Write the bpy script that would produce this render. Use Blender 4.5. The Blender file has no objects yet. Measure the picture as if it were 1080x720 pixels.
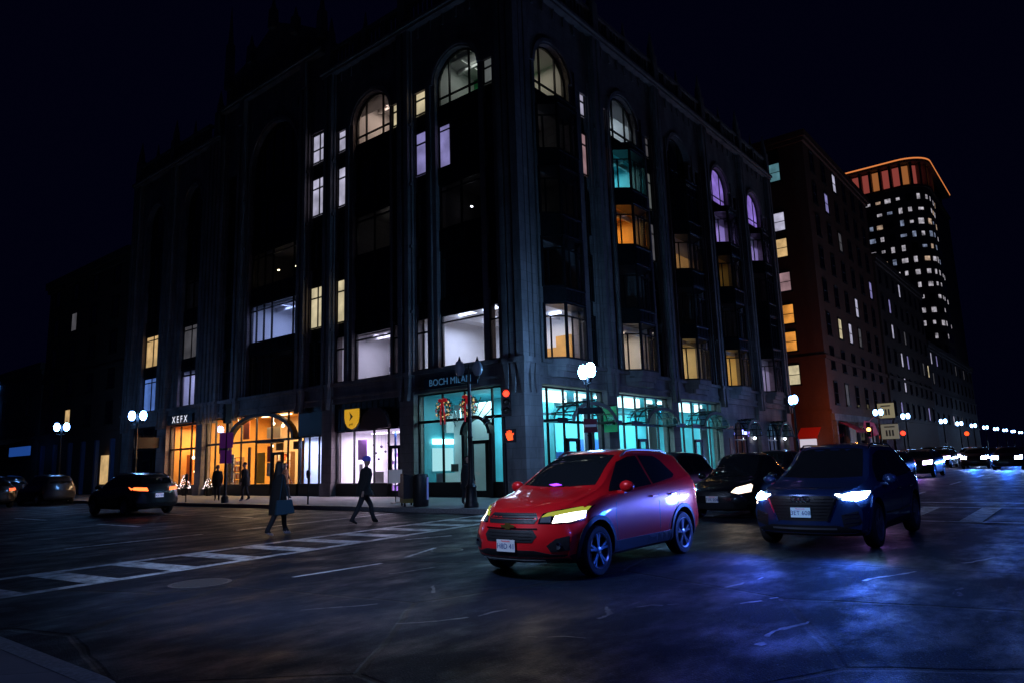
import bpy, bmesh, math, random
from math import sin, cos, pi, radians, sqrt
from mathutils import Vector, Matrix
from mathutils.bvhtree import BVHTree
from mathutils.geometry import delaunay_2d_cdt
random.seed(7)
S = bpy.context.scene
C = S.collection

# ------------------------------------------------------------------ helpers
def tag(o, label=None, cat=None, group=None, kind=None):
    if label: o['label'] = label
    if cat: o['category'] = cat
    if group: o['group'] = group
    if kind: o['kind'] = kind
    return o

def empty(name, loc=(0, 0, 0), rz=0.0, parent=None):
    o = bpy.data.objects.new(name, None)
    C.objects.link(o)
    o.location = loc
    o.rotation_euler = (0, 0, rz)
    o.empty_display_size = 0.2
    if parent: o.parent = parent
    return o

class MB:
    """collects faces, then becomes one mesh object"""
    def __init__(s): s.v = []; s.f = []; s.m = []; s.mi = 0
    def add(s, vs, fs):
        b = len(s.v)
        s.v += [tuple(p) for p in vs]
        s.f += [tuple(b + i for i in f) for f in fs]
        s.m += [s.mi] * len(fs)
        return s
    def box(s, x0, x1, y0, y1, z0, z1, fn=None):
        vs = [(x, y, z) for z in (z0, z1) for y in (y0, y1) for x in (x0, x1)]
        if fn: vs = [fn(*p) for p in vs]
        return s.add(vs, [(0, 2, 3, 1), (4, 5, 7, 6), (0, 1, 5, 4), (2, 6, 7, 3), (0, 4, 6, 2), (1, 3, 7, 5)])
    def quad(s, a, b, c, d): return s.add([a, b, c, d], [(0, 1, 2, 3)])
    def prism(s, poly, d0, d1, fn):
        """poly: 2d outline; extruded between d0 and d1; fn(u, v, d)->xyz"""
        n = len(poly)
        vs = [fn(u, v, d0) for u, v in poly] + [fn(u, v, d1) for u, v in poly]
        fs = [tuple(range(n))[::-1], tuple(range(n, 2 * n))] + [(i, (i + 1) % n, n + (i + 1) % n, n + i) for i in range(n)]
        return s.add(vs, fs)
    def lathe(s, prof, n=16, c=(0, 0, 0), ax='z', cap=True):
        b = []
        for r, h in prof:
            for k in range(n):
                a = 2 * pi * k / n
                p = (r * cos(a), r * sin(a), h)
                if ax == 'y': p = (p[0], p[2], p[1])
                if ax == 'x': p = (p[2], p[0], p[1])
                b.append((p[0] + c[0], p[1] + c[1], p[2] + c[2]))
        fs = []
        for i in range(len(prof) - 1):
            for k in range(n):
                fs.append((i * n + k, i * n + (k + 1) % n, (i + 1) * n + (k + 1) % n, (i + 1) * n + k))
        if cap:
            fs.append(tuple(range(n))[::-1]); fs.append(tuple(range((len(prof) - 1) * n, len(prof) * n)))
        return s.add(b, fs)
    def tube(s, pts, r, n=8):
        pts = [Vector(p) for p in pts]
        rs = r if isinstance(r, (list, tuple)) else [r] * len(pts)
        vs = []; fs = []
        for i, p in enumerate(pts):
            d = (pts[min(i + 1, len(pts) - 1)] - pts[max(i - 1, 0)]).normalized()
            u = d.cross(Vector((0, 0, 1)))
            if u.length < 1e-3: u = d.cross(Vector((1, 0, 0)))
            u.normalize(); w = d.cross(u)
            for k in range(n):
                a = 2 * pi * k / n
                vs.append(p + (u * cos(a) + w * sin(a)) * rs[i])
        for i in range(len(pts) - 1):
            for k in range(n):
                fs.append((i * n + k, i * n + (k + 1) % n, (i + 1) * n + (k + 1) % n, (i + 1) * n + k))
        fs.append(tuple(range(n))[::-1]); fs.append(tuple(range((len(pts) - 1) * n, len(pts) * n)))
        return s.add(vs, fs)
    def ball(s, c, r, n=12, m=8, sc=(1, 1, 1)):
        vs = []; fs = []
        for j in range(m + 1):
            t = pi * j / m
            for k in range(n):
                a = 2 * pi * k / n
                vs.append((c[0] + r * sc[0] * sin(t) * cos(a), c[1] + r * sc[1] * sin(t) * sin(a), c[2] + r * sc[2] * cos(t)))
        for j in range(m):
            for k in range(n):
                fs.append((j * n + k, (j + 1) * n + k, (j + 1) * n + (k + 1) % n, j * n + (k + 1) % n))
        return s.add(vs, fs)
    def build(s, name, mat, parent=None, smooth=False, bevel=0, merge=0.0):
        me = bpy.data.meshes.new(name)
        me.from_pydata(s.v, [], s.f)
        mats = mat if isinstance(mat, (list, tuple)) else [mat]
        for m in mats: me.materials.append(m)
        for p, i in zip(me.polygons, s.m): p.material_index = i
        bm = bmesh.new(); bm.from_mesh(me)
        if merge: bmesh.ops.remove_doubles(bm, verts=bm.verts, dist=merge)
        bmesh.ops.recalc_face_normals(bm, faces=bm.faces)
        bm.to_mesh(me); bm.free()
        if smooth:
            for p in me.polygons: p.use_smooth = True
            try: me.set_sharp_from_angle(angle=radians(38))
            except Exception: pass
        o = bpy.data.objects.new(name, me)
        C.objects.link(o)
        if parent: o.parent = parent
        if bevel:
            b = o.modifiers.new('bevel', 'BEVEL'); b.width = bevel; b.segments = 2; b.limit_method = 'ANGLE'
        return o

def copy_tree(o, parent=None):
    c = o.copy(); C.objects.link(c); c.parent = parent
    for ch in list(o.children): copy_tree(ch, c)
    return c

def text_mesh(name, body, size, mat, parent, M, extrude=0.004, squash=1.0, align='CENTER'):
    """lettering as a flat mesh; M maps text plane (x right, y up, z out) to place"""
    cu = bpy.data.curves.new(name, 'FONT'); cu.body = body; cu.size = size
    cu.align_x = align; cu.align_y = 'CENTER'; cu.extrude = extrude; cu.resolution_u = 3
    t = bpy.data.objects.new(name, cu); C.objects.link(t)
    dg = bpy.context.evaluated_depsgraph_get()
    me = bpy.data.meshes.new_from_object(t.evaluated_get(dg))
    bpy.data.objects.remove(t)
    me.materials.clear(); me.materials.append(mat)
    me.transform(M @ Matrix.Diagonal((squash, 1, 1, 1)))
    o = bpy.data.objects.new(name, me); C.objects.link(o)
    if parent: o.parent = parent
    return o

def frame_matrix(origin, right, up):
    r = Vector(right).normalized(); u = Vector(up).normalized(); n = r.cross(u)
    return Matrix(((r.x, u.x, n.x, origin[0]), (r.y, u.y, n.y, origin[1]), (r.z, u.z, n.z, origin[2]), (0, 0, 0, 1)))

# ------------------------------------------------------------------ materials
def new_mat(name):
    m = bpy.data.materials.new(name); m.use_nodes = True
    nt = m.node_tree
    return m, nt, nt.nodes['Principled BSDF']

def P(name, col, rough=0.5, metal=0.0, noise=0.0, scale=8.0, bump=0.0, bscale=30.0, coat=0.0, spec=0.5, emit=None, estr=0.0, col2=None, vscale=(1, 1, 1)):
    m, nt, b = new_mat(name)
    b.inputs['Roughness'].default_value = rough
    b.inputs['Metallic'].default_value = metal
    b.inputs['Coat Weight'].default_value = coat
    b.inputs['Coat Roughness'].default_value = 0.05
    b.inputs['Specular IOR Level'].default_value = spec
    b.inputs['Base Color'].default_value = (*col, 1)
    tc = nt.nodes.new('ShaderNodeTexCoord')
    if noise or col2:
        mp = nt.nodes.new('ShaderNodeMapping'); mp.inputs['Scale'].default_value = vscale
        n = nt.nodes.new('ShaderNodeTexNoise'); n.inputs['Scale'].default_value = scale; n.inputs['Detail'].default_value = 6
        r = nt.nodes.new('ShaderNodeMix'); r.data_type = 'RGBA'
        c2 = col2 if col2 else tuple(c * (1 - noise) for c in col)
        r.inputs['A'].default_value = (*col, 1); r.inputs['B'].default_value = (*c2, 1)
        cr = nt.nodes.new('ShaderNodeMapRange'); cr.inputs['From Min'].default_value = .35; cr.inputs['From Max'].default_value = .65
        nt.links.new(tc.outputs['Object'], mp.inputs['Vector']); nt.links.new(mp.outputs[0], n.inputs['Vector'])
        nt.links.new(n.outputs['Fac'], cr.inputs['Value']); nt.links.new(cr.outputs[0], r.inputs['Factor'])
        nt.links.new(r.outputs['Result'], b.inputs['Base Color'])
    if bump:
        n2 = nt.nodes.new('ShaderNodeTexNoise'); n2.inputs['Scale'].default_value = bscale; n2.inputs['Detail'].default_value = 5
        bp = nt.nodes.new('ShaderNodeBump'); bp.inputs['Strength'].default_value = bump; bp.inputs['Distance'].default_value = 0.02
        nt.links.new(tc.outputs['Object'], n2.inputs['Vector'])
        nt.links.new(n2.outputs['Fac'], bp.inputs['Height']); nt.links.new(bp.outputs[0], b.inputs['Normal'])
    if emit:
        b.inputs['Emission Color'].default_value = (*emit, 1); b.inputs['Emission Strength'].default_value = estr
    return m

def E(name, col, strength):
    m, nt, b = new_mat(name)
    b.inputs['Base Color'].default_value = (0.02, 0.02, 0.02, 1)
    b.inputs['Emission Color'].default_value = (*col, 1)
    b.inputs['Emission Strength'].default_value = strength
    return m

def glass_mat(name, tint=(1, 1, 1), ior=1.45):
    m = bpy.data.materials.new(name); m.use_nodes = True; nt = m.node_tree
    for n in list(nt.nodes): nt.nodes.remove(n)
    out = nt.nodes.new('ShaderNodeOutputMaterial')
    tr = nt.nodes.new('ShaderNodeBsdfTransparent'); tr.inputs[0].default_value = (*tint, 1)
    gl = nt.nodes.new('ShaderNodeBsdfGlossy'); gl.inputs['Roughness'].default_value = 0.03
    fr = nt.nodes.new('ShaderNodeFresnel'); fr.inputs['IOR'].default_value = ior
    mx = nt.nodes.new('ShaderNodeMixShader')
    ge = nt.nodes.new('ShaderNodeNewGeometry'); sb = nt.nodes.new('ShaderNodeMath'); sb.operation = 'SUBTRACT'; sb.inputs[0].default_value = 1; mu = nt.nodes.new('ShaderNodeMath'); mu.operation = 'MULTIPLY'
    nt.links.new(ge.outputs['Backfacing'], sb.inputs[1]); nt.links.new(fr.outputs[0], mu.inputs[0]); nt.links.new(sb.outputs[0], mu.inputs[1])
    nt.links.new(mu.outputs[0], mx.inputs[0]); nt.links.new(tr.outputs[0], mx.inputs[1]); nt.links.new(gl.outputs[0], mx.inputs[2])
    nt.links.new(mx.outputs[0], out.inputs['Surface'])
    return m

def stone_mat(name, col, dark, bw=0.9, bh=0.42):
    m, nt, b = new_mat(name)
    tc = nt.nodes.new('ShaderNodeTexCoord')
    mp = nt.nodes.new('ShaderNodeMapping')
    # one coordinate running along either facade, height as the other
    sep = nt.nodes.new('ShaderNodeSeparateXYZ'); add = nt.nodes.new('ShaderNodeMath'); cmb = nt.nodes.new('ShaderNodeCombineXYZ')
    nt.links.new(tc.outputs['Object'], sep.inputs[0])
    nt.links.new(sep.outputs[0], add.inputs[0]); nt.links.new(sep.outputs[1], add.inputs[1])
    nt.links.new(add.outputs[0], cmb.inputs[0]); nt.links.new(sep.outputs[2], cmb.inputs[1])
    br = nt.nodes.new('ShaderNodeTexBrick')
    br.inputs['Scale'].default_value = 1; br.inputs['Brick Width'].default_value = bw; br.inputs['Row Height'].default_value = bh
    br.inputs['Mortar Size'].default_value = 0.008; br.inputs['Mortar Smooth'].default_value = .3
    br.inputs['Color1'].default_value = (*col, 1); br.inputs['Color2'].default_value = (*[c * .82 for c in col], 1)
    br.inputs['Mortar'].default_value = (*[c * .35 for c in col], 1)
    nt.links.new(cmb.outputs[0], br.inputs['Vector'])
    n = nt.nodes.new('ShaderNodeTexNoise'); n.inputs['Scale'].default_value = 1.3; n.inputs['Detail'].default_value = 8; n.inputs['Roughness'].default_value = .65
    mp.inputs['Scale'].default_value = (1, 1, .35)
    nt.links.new(tc.outputs['Object'], mp.inputs[0]); nt.links.new(mp.outputs[0], n.inputs['Vector'])
    cr = nt.nodes.new('ShaderNodeMapRange'); cr.inputs['From Min'].default_value = .38; cr.inputs['From Max'].default_value = .72
    nt.links.new(n.outputs['Fac'], cr.inputs['Value'])
    mx = nt.nodes.new('ShaderNodeMix'); mx.data_type = 'RGBA'
    nt.links.new(cr.outputs[0], mx.inputs['Factor']); nt.links.new(br.outputs['Color'], mx.inputs['A']); mx.inputs['B'].default_value = (*dark, 1)
    nt.links.new(mx.outputs['Result'], b.inputs['Base Color'])
    b.inputs['Roughness'].default_value = .75
    bp = nt.nodes.new('ShaderNodeBump'); bp.inputs['Strength'].default_value = .5; bp.inputs['Distance'].default_value = .01; bp.invert = True
    nt.links.new(br.outputs['Fac'], bp.inputs['Height']); nt.links.new(bp.outputs[0], b.inputs['Normal'])
    return m

def brick_mat(name, c1, c2, mortar):
    return stone_mat(name, c1, c2, .25, .08)

def asphalt_mat():
    m, nt, b = new_mat('asphalt')
    tc = nt.nodes.new('ShaderNodeTexCoord')
    L = nt.links
    def noise(scale, detail=6, rough=.6, vs=None):
        n = nt.nodes.new('ShaderNodeTexNoise'); n.inputs['Scale'].default_value = scale
        n.inputs['Detail'].default_value = detail; n.inputs['Roughness'].default_value = rough
        if vs:
            mp = nt.nodes.new('ShaderNodeMapping'); mp.inputs['Scale'].default_value = vs
            L.new(tc.outputs['Object'], mp.inputs[0]); L.new(mp.outputs[0], n.inputs['Vector'])
        else: L.new(tc.outputs['Object'], n.inputs['Vector'])
        return n
    def rng(src, a, bb, c=0, d=1):
        r = nt.nodes.new('ShaderNodeMapRange'); r.inputs['From Min'].default_value = a; r.inputs['From Max'].default_value = bb
        r.inputs['To Min'].default_value = c; r.inputs['To Max'].default_value = d; L.new(src, r.inputs['Value']); return r.outputs[0]
    def mix(f, a, c):
        x = nt.nodes.new('ShaderNodeMix'); x.data_type = 'RGBA'
        if isinstance(f, float): x.inputs['Factor'].default_value = f
        else: L.new(f, x.inputs['Factor'])
        for k, v in (('A', a), ('B', c)):
            if isinstance(v, tuple): x.inputs[k].default_value = (*v, 1)
            else: L.new(v, x.inputs[k])
        return x.outputs['Result']
    big = noise(.16, 5); fine = noise(55, 3); mid = noise(2.6, 8, .7)
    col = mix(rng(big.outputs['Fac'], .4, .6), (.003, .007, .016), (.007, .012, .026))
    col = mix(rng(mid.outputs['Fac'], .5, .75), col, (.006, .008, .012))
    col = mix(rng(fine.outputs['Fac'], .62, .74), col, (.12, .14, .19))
    # long cracks, sealed and worn open
    def cracks(scale, w, warp):
        wn = noise(.9, 4)
        mx = nt.nodes.new('ShaderNodeMix'); mx.data_type = 'VECTOR'; mx.inputs['Factor'].default_value = warp
        L.new(tc.outputs['Object'], mx.inputs['A']); L.new(wn.outputs['Color'], mx.inputs['B'])
        v = nt.nodes.new('ShaderNodeTexVoronoi'); v.feature = 'DISTANCE_TO_EDGE'; v.inputs['Scale'].default_value = scale
        L.new(mx.outputs['Result'], v.inputs['Vector'])
        return rng(v.outputs['Distance'], w * .4, w, 1, 0)
    ck = cracks(.33, .012, .12); ck2 = cracks(1.7, .02, .1)
    zone = rng(noise(.22, 3).outputs['Fac'], .52, .6)
    mul = nt.nodes.new('ShaderNodeMath'); mul.operation = 'MULTIPLY'; L.new(ck2, mul.inputs[0]); L.new(zone, mul.inputs[1])
    col = mix(ck, col, (.012, .012, .014))
    col = mix(mul.outputs[0], col, (.012, .012, .013))
    # old paint scraps and pale scuffs left on the surface
    sc = noise(.9, 9, .72, (1, 2.6, 1))
    col = mix(rng(sc.outputs['Fac'], .64, .69, 0, .6), col, (.16, .12, .17))
    L.new(col, b.inputs['Base Color'])
    wet = noise(.75, 9, .66, (1, 1.7, 1))
    L.new(rng(wet.outputs['Fac'], .44, .70, .66, .32), b.inputs['Roughness'])
    L.new(rng(wet.outputs['Fac'], .42, .76, .10, .30), b.inputs['Specular IOR Level'])
    hb = nt.nodes.new('ShaderNodeMath'); hb.operation = 'SUBTRACT'
    L.new(fine.outputs['Fac'], hb.inputs[0]); L.new(ck, hb.inputs[1])
    bp = nt.nodes.new('ShaderNodeBump'); bp.inputs['Strength'].default_value = .8; bp.inputs['Distance'].default_value = .014
    L.new(hb.outputs[0], bp.inputs['Height']); L.new(bp.outputs[0], b.inputs['Normal'])
    return m

def paint_mark_mat():
    m, nt, b = new_mat('road_paint')
    tc = nt.nodes.new('ShaderNodeTexCoord')
    n = nt.nodes.new('ShaderNodeTexNoise'); n.inputs['Scale'].default_value = 3.5; n.inputs['Detail'].default_value = 10; n.inputs['Roughness'].default_value = .75
    nt.links.new(tc.outputs['Object'], n.inputs['Vector'])
    r = nt.nodes.new('ShaderNodeMapRange'); r.inputs['From Min'].default_value = .44; r.inputs['From Max'].default_value = .60
    nt.links.new(n.outputs['Fac'], r.inputs['Value'])
    mx = nt.nodes.new('ShaderNodeMix'); mx.data_type = 'RGBA'
    mx.inputs['A'].default_value = (.62, .66, .70, 1); mx.inputs['B'].default_value = (.10, .11, .13, 1)
    nt.links.new(r.outputs[0], mx.inputs['Factor']); nt.links.new(mx.outputs['Result'], b.inputs['Base Color'])
    b.inputs['Roughness'].default_value = .5
    return m

M = {}
M['stone'] = stone_mat('cream_terracotta', (.25, .21, .21), (.08, .07, .075))
M['stone2'] = stone_mat('grey_stone', (.15, .14, .14), (.08, .075, .075))
M['brick'] = brick_mat('red_brown_brick', (.22, .085, .05), (.12, .05, .035), None)
M['brick_d'] = brick_mat('dark_brick', (.14, .09, .07), (.09, .06, .05), None)
M['conc'] = stone_mat('tower_stone', (.22, .17, .15), (.15, .12, .11), 1.5, 1.0)
M['metal'] = P('dark_bronze', (.022, .024, .028), .38, .6, noise=.4, bump=.1)
M['iron'] = P('black_cast_iron', (.012, .012, .014), .4, .3, bump=.2, bscale=60)
M['gdark'] = P('unlit_window_glass', (.006, .007, .009), .06, 0, spec=.8, noise=.5, scale=.6)
M['glass'] = glass_mat('clear_glass')
M['tglass'] = glass_mat('tinted_car_glass', (.25, .28, .3))
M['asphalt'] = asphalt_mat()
M['paint'] = paint_mark_mat()
M['scrap'] = P('scrap_and_highlight', (.13, .13, .14), .5, noise=.8, scale=9, col2=(.02, .022, .03))
M['cglass'] = glass_mat('canopy_glass', (.72, .92, .93))
M['walk'] = stone_mat('pavement_slabs', (.27, .26, .27), (.17, .165, .17), 1.5, 1.5)
M['kerb'] = P('granite_kerb', (.30, .30, .31), .6, noise=.4, scale=25, bump=.3)
M['chrome'] = P('chrome', (.75, .76, .78), .12, 1.0)
M['black'] = P('black_plastic', (.015, .015, .017), .45, bump=.15, bscale=80)
M['rubber'] = P('tyre_rubber', (.018, .018, .019), .75, bump=.4, bscale=70)
M['alloy'] = P('alloy_rim', (.55, .57, .6), .28, .9)
M['plate'] = P('licence_plate', (.78, .80, .82), .35, noise=.1)
M['plate_ink'] = P('licence_plate_blue', (.03, .06, .25), .5)
M['white_int'] = P('white_wall_paint', (.72, .72, .74), .6, noise=.08, scale=1.5)
M['teal_int'] = P('teal_wall_paint', (.12, .50, .60), .5, noise=.35, scale=.6)
M['warm_int'] = P('warm_wall_paint', (.66, .52, .30), .6, noise=.15, scale=1.2)
M['orange_int'] = P('orange_wall_paint', (.75, .38, .08), .6, noise=.25, scale=1.2)
M['blue_int'] = P('blue_panel', (.03, .12, .45), .4)
M['green_int'] = P('green_panel', (.03, .38, .12), .4)
M['wood'] = P('brown_wood', (.22, .11, .05), .45, noise=.4, scale=6, vscale=(1, 1, 6))
M['floor_int'] = P('interior_floor', (.30, .28, .27), .35)
M['leaf'] = P('evergreen_sprig', (.03, .08, .03), .6, noise=.5, scale=40)
M['red'] = P('red_ribbon', (.7, .02, .03), .45, emit=(.8, .02, .03), estr=.18)  # faint emission put in the red keeps backlit bows from going black
M['awning_red'] = P('red_canvas', (.5, .02, .05), .8, noise=.2)
M['awning_dark'] = P('maroon_canvas', (.06, .025, .03), .8, noise=.3)
M['lampglobe'] = E('lit_lamp_globe', (.16, .42, 1.0), 42.0)
M['lampkey'] = E('lit_lamp_globe_corner', (.20, .50, 1.0), 230.0)
M['lampfar'] = E('lit_lamp_globe_distant', (.24, .50, 1.0), 20.0)
M['lampnear'] = E('lit_lamp_globe_near', (.66, .76, 1.0), 62.0)
M['globeoff'] = P('unlit_lamp_globe', (.25, .28, .32), .2, spec=.6)
# ------------------------------------------------------------------ cars
def interp(tab, x):
    """monotone cubic through (x, v) pairs, x descending or ascending"""
    t = sorted(tab)
    if x <= t[0][0]: return t[0][1]
    if x >= t[-1][0]: return t[-1][1]
    for i in range(len(t) - 1):
        if t[i][0] <= x <= t[i + 1][0]: break
    def sl(j):
        if j <= 0 or j >= len(t) - 1: 
            k = 0 if j <= 0 else len(t) - 2
            return (t[k + 1][1] - t[k][1]) / (t[k + 1][0] - t[k][0])
        a = (t[j][1] - t[j - 1][1]) / (t[j][0] - t[j - 1][0]); b = (t[j + 1][1] - t[j][1]) / (t[j + 1][0] - t[j][0])
        return 0 if a * b <= 0 else 2 * a * b / (a + b)
    h = t[i + 1][0] - t[i][0]; u = (x - t[i][0]) / h
    m0, m1 = sl(i) * h, sl(i + 1) * h
    return (2*u**3 - 3*u*u + 1) * t[i][1] + (u**3 - 2*u*u + u) * m0 + (-2*u**3 + 3*u*u) * t[i + 1][1] + (u**3 - u*u) * m1

def chaikin(pts, n):
    for _ in range(n):
        q = [pts[0]]
        for a, b in zip(pts[:-1], pts[1:]):
            q.append(tuple(.75 * p + .25 * r for p, r in zip(a, b))); q.append(tuple(.25 * p + .75 * r for p, r in zip(a, b)))
        q.append(pts[-1]); pts = q
    return pts

def smooth01(t): t = max(0, min(1, t)); return t * t * (3 - 2 * t)

def car_shell(s, nx=64):
    xf, xr = s['xf'], s['xr']
    mb = MB(); rings = []
    for i in range(nx + 1):
        u = i / nx
        # more stations at the two ends
        u = .5 - .5 * cos(pi * u) * (1 - .35 * sin(pi * u))
        x = xf + (xr - xf) * u
        zt = interp(s['top'], x); zbelt = min(interp(s['belt'], x), zt - .015); zr = min(interp(s['rail'], x), zt - .004)
        wb = interp(s['wbelt'], x); wm = interp(s['wmid'], x); wr = interp(s['wrail'], x); zb = interp(s['bot'], x)
        zr = max(zr, zbelt + .01)
        zm = .5 * (zb + zbelt) + .03
        ring = [(0, zb), (wm * .80, zb), (wm * .955, zb + .05), (wm * .985, zb + .2), (wm, zm), (wm * .995, zbelt - .13), (wb, zbelt), (wb - .012, zbelt + .012),
                (wr + .02, max(zbelt + .013, zr - .03)), (wr, zr), (wr * .8, zr + (zt - zr) * .62), (wr * .42, zr + (zt - zr) * .95), (0, zt)]
        ring = chaikin(ring, 1)
        rings.append((x, ring))
    nr = len(rings[0][1])
    W = s['W'] / 2
    def warp(x, y, z):
        kf = smooth01((x - (xf - .75)) / .75); kr = smooth01(((xr + .6) - x) / .6)
        y_ = abs(y) / W
        dx = -kf * (s['cf'] * y_ ** 2.4 + s['lean_f'](z)) + kr * (s['cr'] * y_ ** 2.6 + s['lean_r'](z))
        return (x + dx, y, z)
    for sd in (1, -1):
        vs = []; fs = []
        for x, r in rings:
            for y, z in r: vs.append(warp(x, y * sd, z))
        for i in range(len(rings) - 1):
            for k in range(nr - 1):
                a, b = i * nr + k, i * nr + k + 1
                fs.append((a, b, b + nr, a + nr))
        mb.add(vs, fs)
        for x, r in (rings[0], rings[-1]):   # end caps as curved grids
            vs = []; fs = []; nc = 10; last = nr - 1
            idx = {}
            for k in range(1, last):
                cols = (0, nc) if k in (1, last - 1) else range(nc + 1)
                for c in cols:
                    idx[k, c] = len(vs); y, z = r[k] if k not in (1, last - 1) or c else r[0 if k == 1 else last]
                    vs.append(warp(x, y * sd * c / nc, z))
            for k in range(1, last - 1):
                if k == 1: fs += [(idx[1, 0], idx[2, c], idx[2, c + 1]) for c in range(nc)] + [(idx[1, 0], idx[2, nc], idx[1, nc])]
                elif k == last - 2: fs += [(idx[k + 1, 0], idx[k, c + 1], idx[k, c]) for c in range(nc)] + [(idx[k + 1, 0], idx[k + 1, nc], idx[k, nc])]
                else: fs += [(idx[k, c], idx[k, c + 1], idx[k + 1, c + 1], idx[k + 1, c]) for c in range(nc)]
            mb.add(vs, fs)
    return mb

def cdt_patch(poly, step, h_fn):
    """triangulate a 2-d outline with interior points, then lift with h_fn -> (outer, inner) 3-d point pairs"""
    n = len(poly); bd = []
    for i in range(n):
        a, b = Vector(poly[i]), Vector(poly[(i + 1) % n]); k = max(1, int((b - a).length / step))
        for j in range(k): bd.append(a + (b - a) * j / k)
    xs = [p.x for p in bd]; ys = [p.y for p in bd]; pts = list(bd)
    def inside(p):
        c = False
        for i in range(n):
            a, b = poly[i], poly[(i + 1) % n]
            if (a[1] > p[1]) != (b[1] > p[1]) and p[0] < (b[0] - a[0]) * (p[1] - a[1]) / (b[1] - a[1]) + a[0]: c = not c
        return c
    y = min(ys) + step * .6
    while y < max(ys):
        x = min(xs) + step * .6
        while x < max(xs):
            if inside((x, y)) and min((Vector((x, y)) - q).length for q in bd) > step * .45: pts.append(Vector((x, y)))
            x += step
        y += step
    m = len(bd)
    r = delaunay_2d_cdt(pts, [(i, (i + 1) % m) for i in range(m)], [list(range(m))], 1, 1e-5)
    v2, e, f = r[0], r[1], r[2]
    f = [t for t in f if inside((sum(v2[i].x for i in t) / len(t), sum(v2[i].y for i in t) / len(t)))]
    up = [h_fn(p.x, p.y) for p in v2]
    ec = {}
    for t in f:
        for i in range(len(t)):
            k = (t[i], t[(i + 1) % len(t)]); ec[k] = 1
    sk = [(a, b) for a, b in ec if (b, a) not in ec]
    return up, f, sk

def project_patch(bvh, poly, axis, step=.08, eps=.006, depth=.02):
    """outline drawn on a side / front / rear / top view, laid on the body"""
    D = {'L': Vector((0, -1, 0)), 'R': Vector((0, 1, 0)), 'F': Vector((-1, 0, 0)), 'B': Vector((1, 0, 0)), 'T': Vector((0, 0, -1))}[axis]
    def h(u, v):
        o = {'L': (u, 5, v), 'R': (u, -5, v), 'F': (5, u, v), 'B': (-5, u, v), 'T': (u, v, 5)}[axis]
        hit = bvh.ray_cast(Vector(o), D)
        p = hit[0]
        if p is None:
            q = bvh.find_nearest(Vector(o) + D * 4.2); p, nn = q[0], q[1]
        else: nn = hit[1]
        if nn.dot(D) > 0: nn = -nn
        if nn.dot(D) > -.25: nn = (nn - D * .5).normalized()
        return (p, nn)
    up, f, sk = cdt_patch(poly, step, h)
    vs = [p + n * eps for p, n in up]; m = len(vs)
    vs += [p - n * depth for p, n in up]
    fs = [tuple(t) for t in f] + [(a, b, b + m, a + m) for a, b in sk]
    return vs, fs

def patch_obj(bvh, name, poly, axis, mat, parent, step=.08, eps=.006, depth=.02, smooth=True):
    mb = MB(); vs, fs = project_patch(bvh, poly, axis, step, eps, depth); mb.add(vs, fs)
    o = mb.build(name, mat, parent)
    if smooth:
        for p in o.data.polygons: p.use_smooth = True
        try: o.data.set_sharp_from_angle(angle=radians(50))
        except Exception: pass
    return o

def line_poly(pts, w):
    """a thin ribbon along a 2-d polyline"""
    L = []; R = []
    for i, p in enumerate(pts):
        a = Vector(pts[max(i - 1, 0)]); b = Vector(pts[min(i + 1, len(pts) - 1)]); d = (b - a).normalized(); n = Vector((-d.y, d.x)) * w / 2
        L.append(tuple(Vector(p) + n)); R.append(tuple(Vector(p) - n))
    return L + R[::-1]

def make_wheel(parent, x, y, r, side, spokes=5, rim_mat=None, twin=True, simple=False):
    e = empty('wheel', (x, y, r), parent=parent)
    w = .215
    n = 20 if simple else 40
    prof = [(r * .70, -w / 2 + .01), (r * .80, -w / 2), (r * .93, -w / 2 + .006), (r * .985, -w / 2 + .03), (r, -w / 2 + .06), (r, w / 2 - .06), (r * .985, w / 2 - .03), (r * .93, w / 2 - .006), (r * .80, w / 2), (r * .70, w / 2 - .01), (r * .68, 0), (r * .70, -w / 2 + .01)]
    MB().lathe(prof, n, ax='y', cap=False).build('tyre', M['rubber'], e, smooth=True)
    m = MB(); o = w / 2 * side
    ro = r * .715
    m.lathe([(ro, o * .96), (ro * .97, o * 1.0), (ro * .90, o * .86), (ro * .88, -o * .6)], n, ax='y', cap=False)
    m.lathe([(ro * .88, -o * .2), (0.02, -o * .2)], n, ax='y')           # brake disc plane
    m.lathe([(r * .17, o * .35), (r * .17, o * .80), (r * .13, o * .88), (.01, o * .9)], 16, ax='y')
    for k in range(spokes):
        for tw in ((-.15, .15) if twin else (0,)):
            a = 2 * pi * k / spokes + .3
            a0, a1 = a + tw * .5, a + tw
            wd = .035 if twin else .055
            ps = []
            for rr, aa, ww, yo in ((r * .12, a0, wd * .8, .82), (ro * .5, (a0 + a1) / 2, wd * .62, .80), (ro * .93, a1, wd * .75, .88)):
                c = Vector((rr * cos(aa), 0, rr * sin(aa))); t = Vector((-sin(aa), 0, cos(aa))) * ww / 2 * 1.3
                for q in (c - t, c + t): ps.append((q.x, o * yo, q.z)); ps.append((q.x, o * (yo - .32), q.z))
            fs = []
            for i in range(2):
                b = i * 4
                fs += [(b, b + 2, b + 6, b + 4), (b + 1, b + 5, b + 7, b + 3), (b, b + 4, b + 5, b + 1), (b + 2, b + 3, b + 7, b + 6)]
            m.add(ps, fs)
    m.build('rim', rim_mat or M['alloy'], e, smooth=True)
    return e

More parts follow.
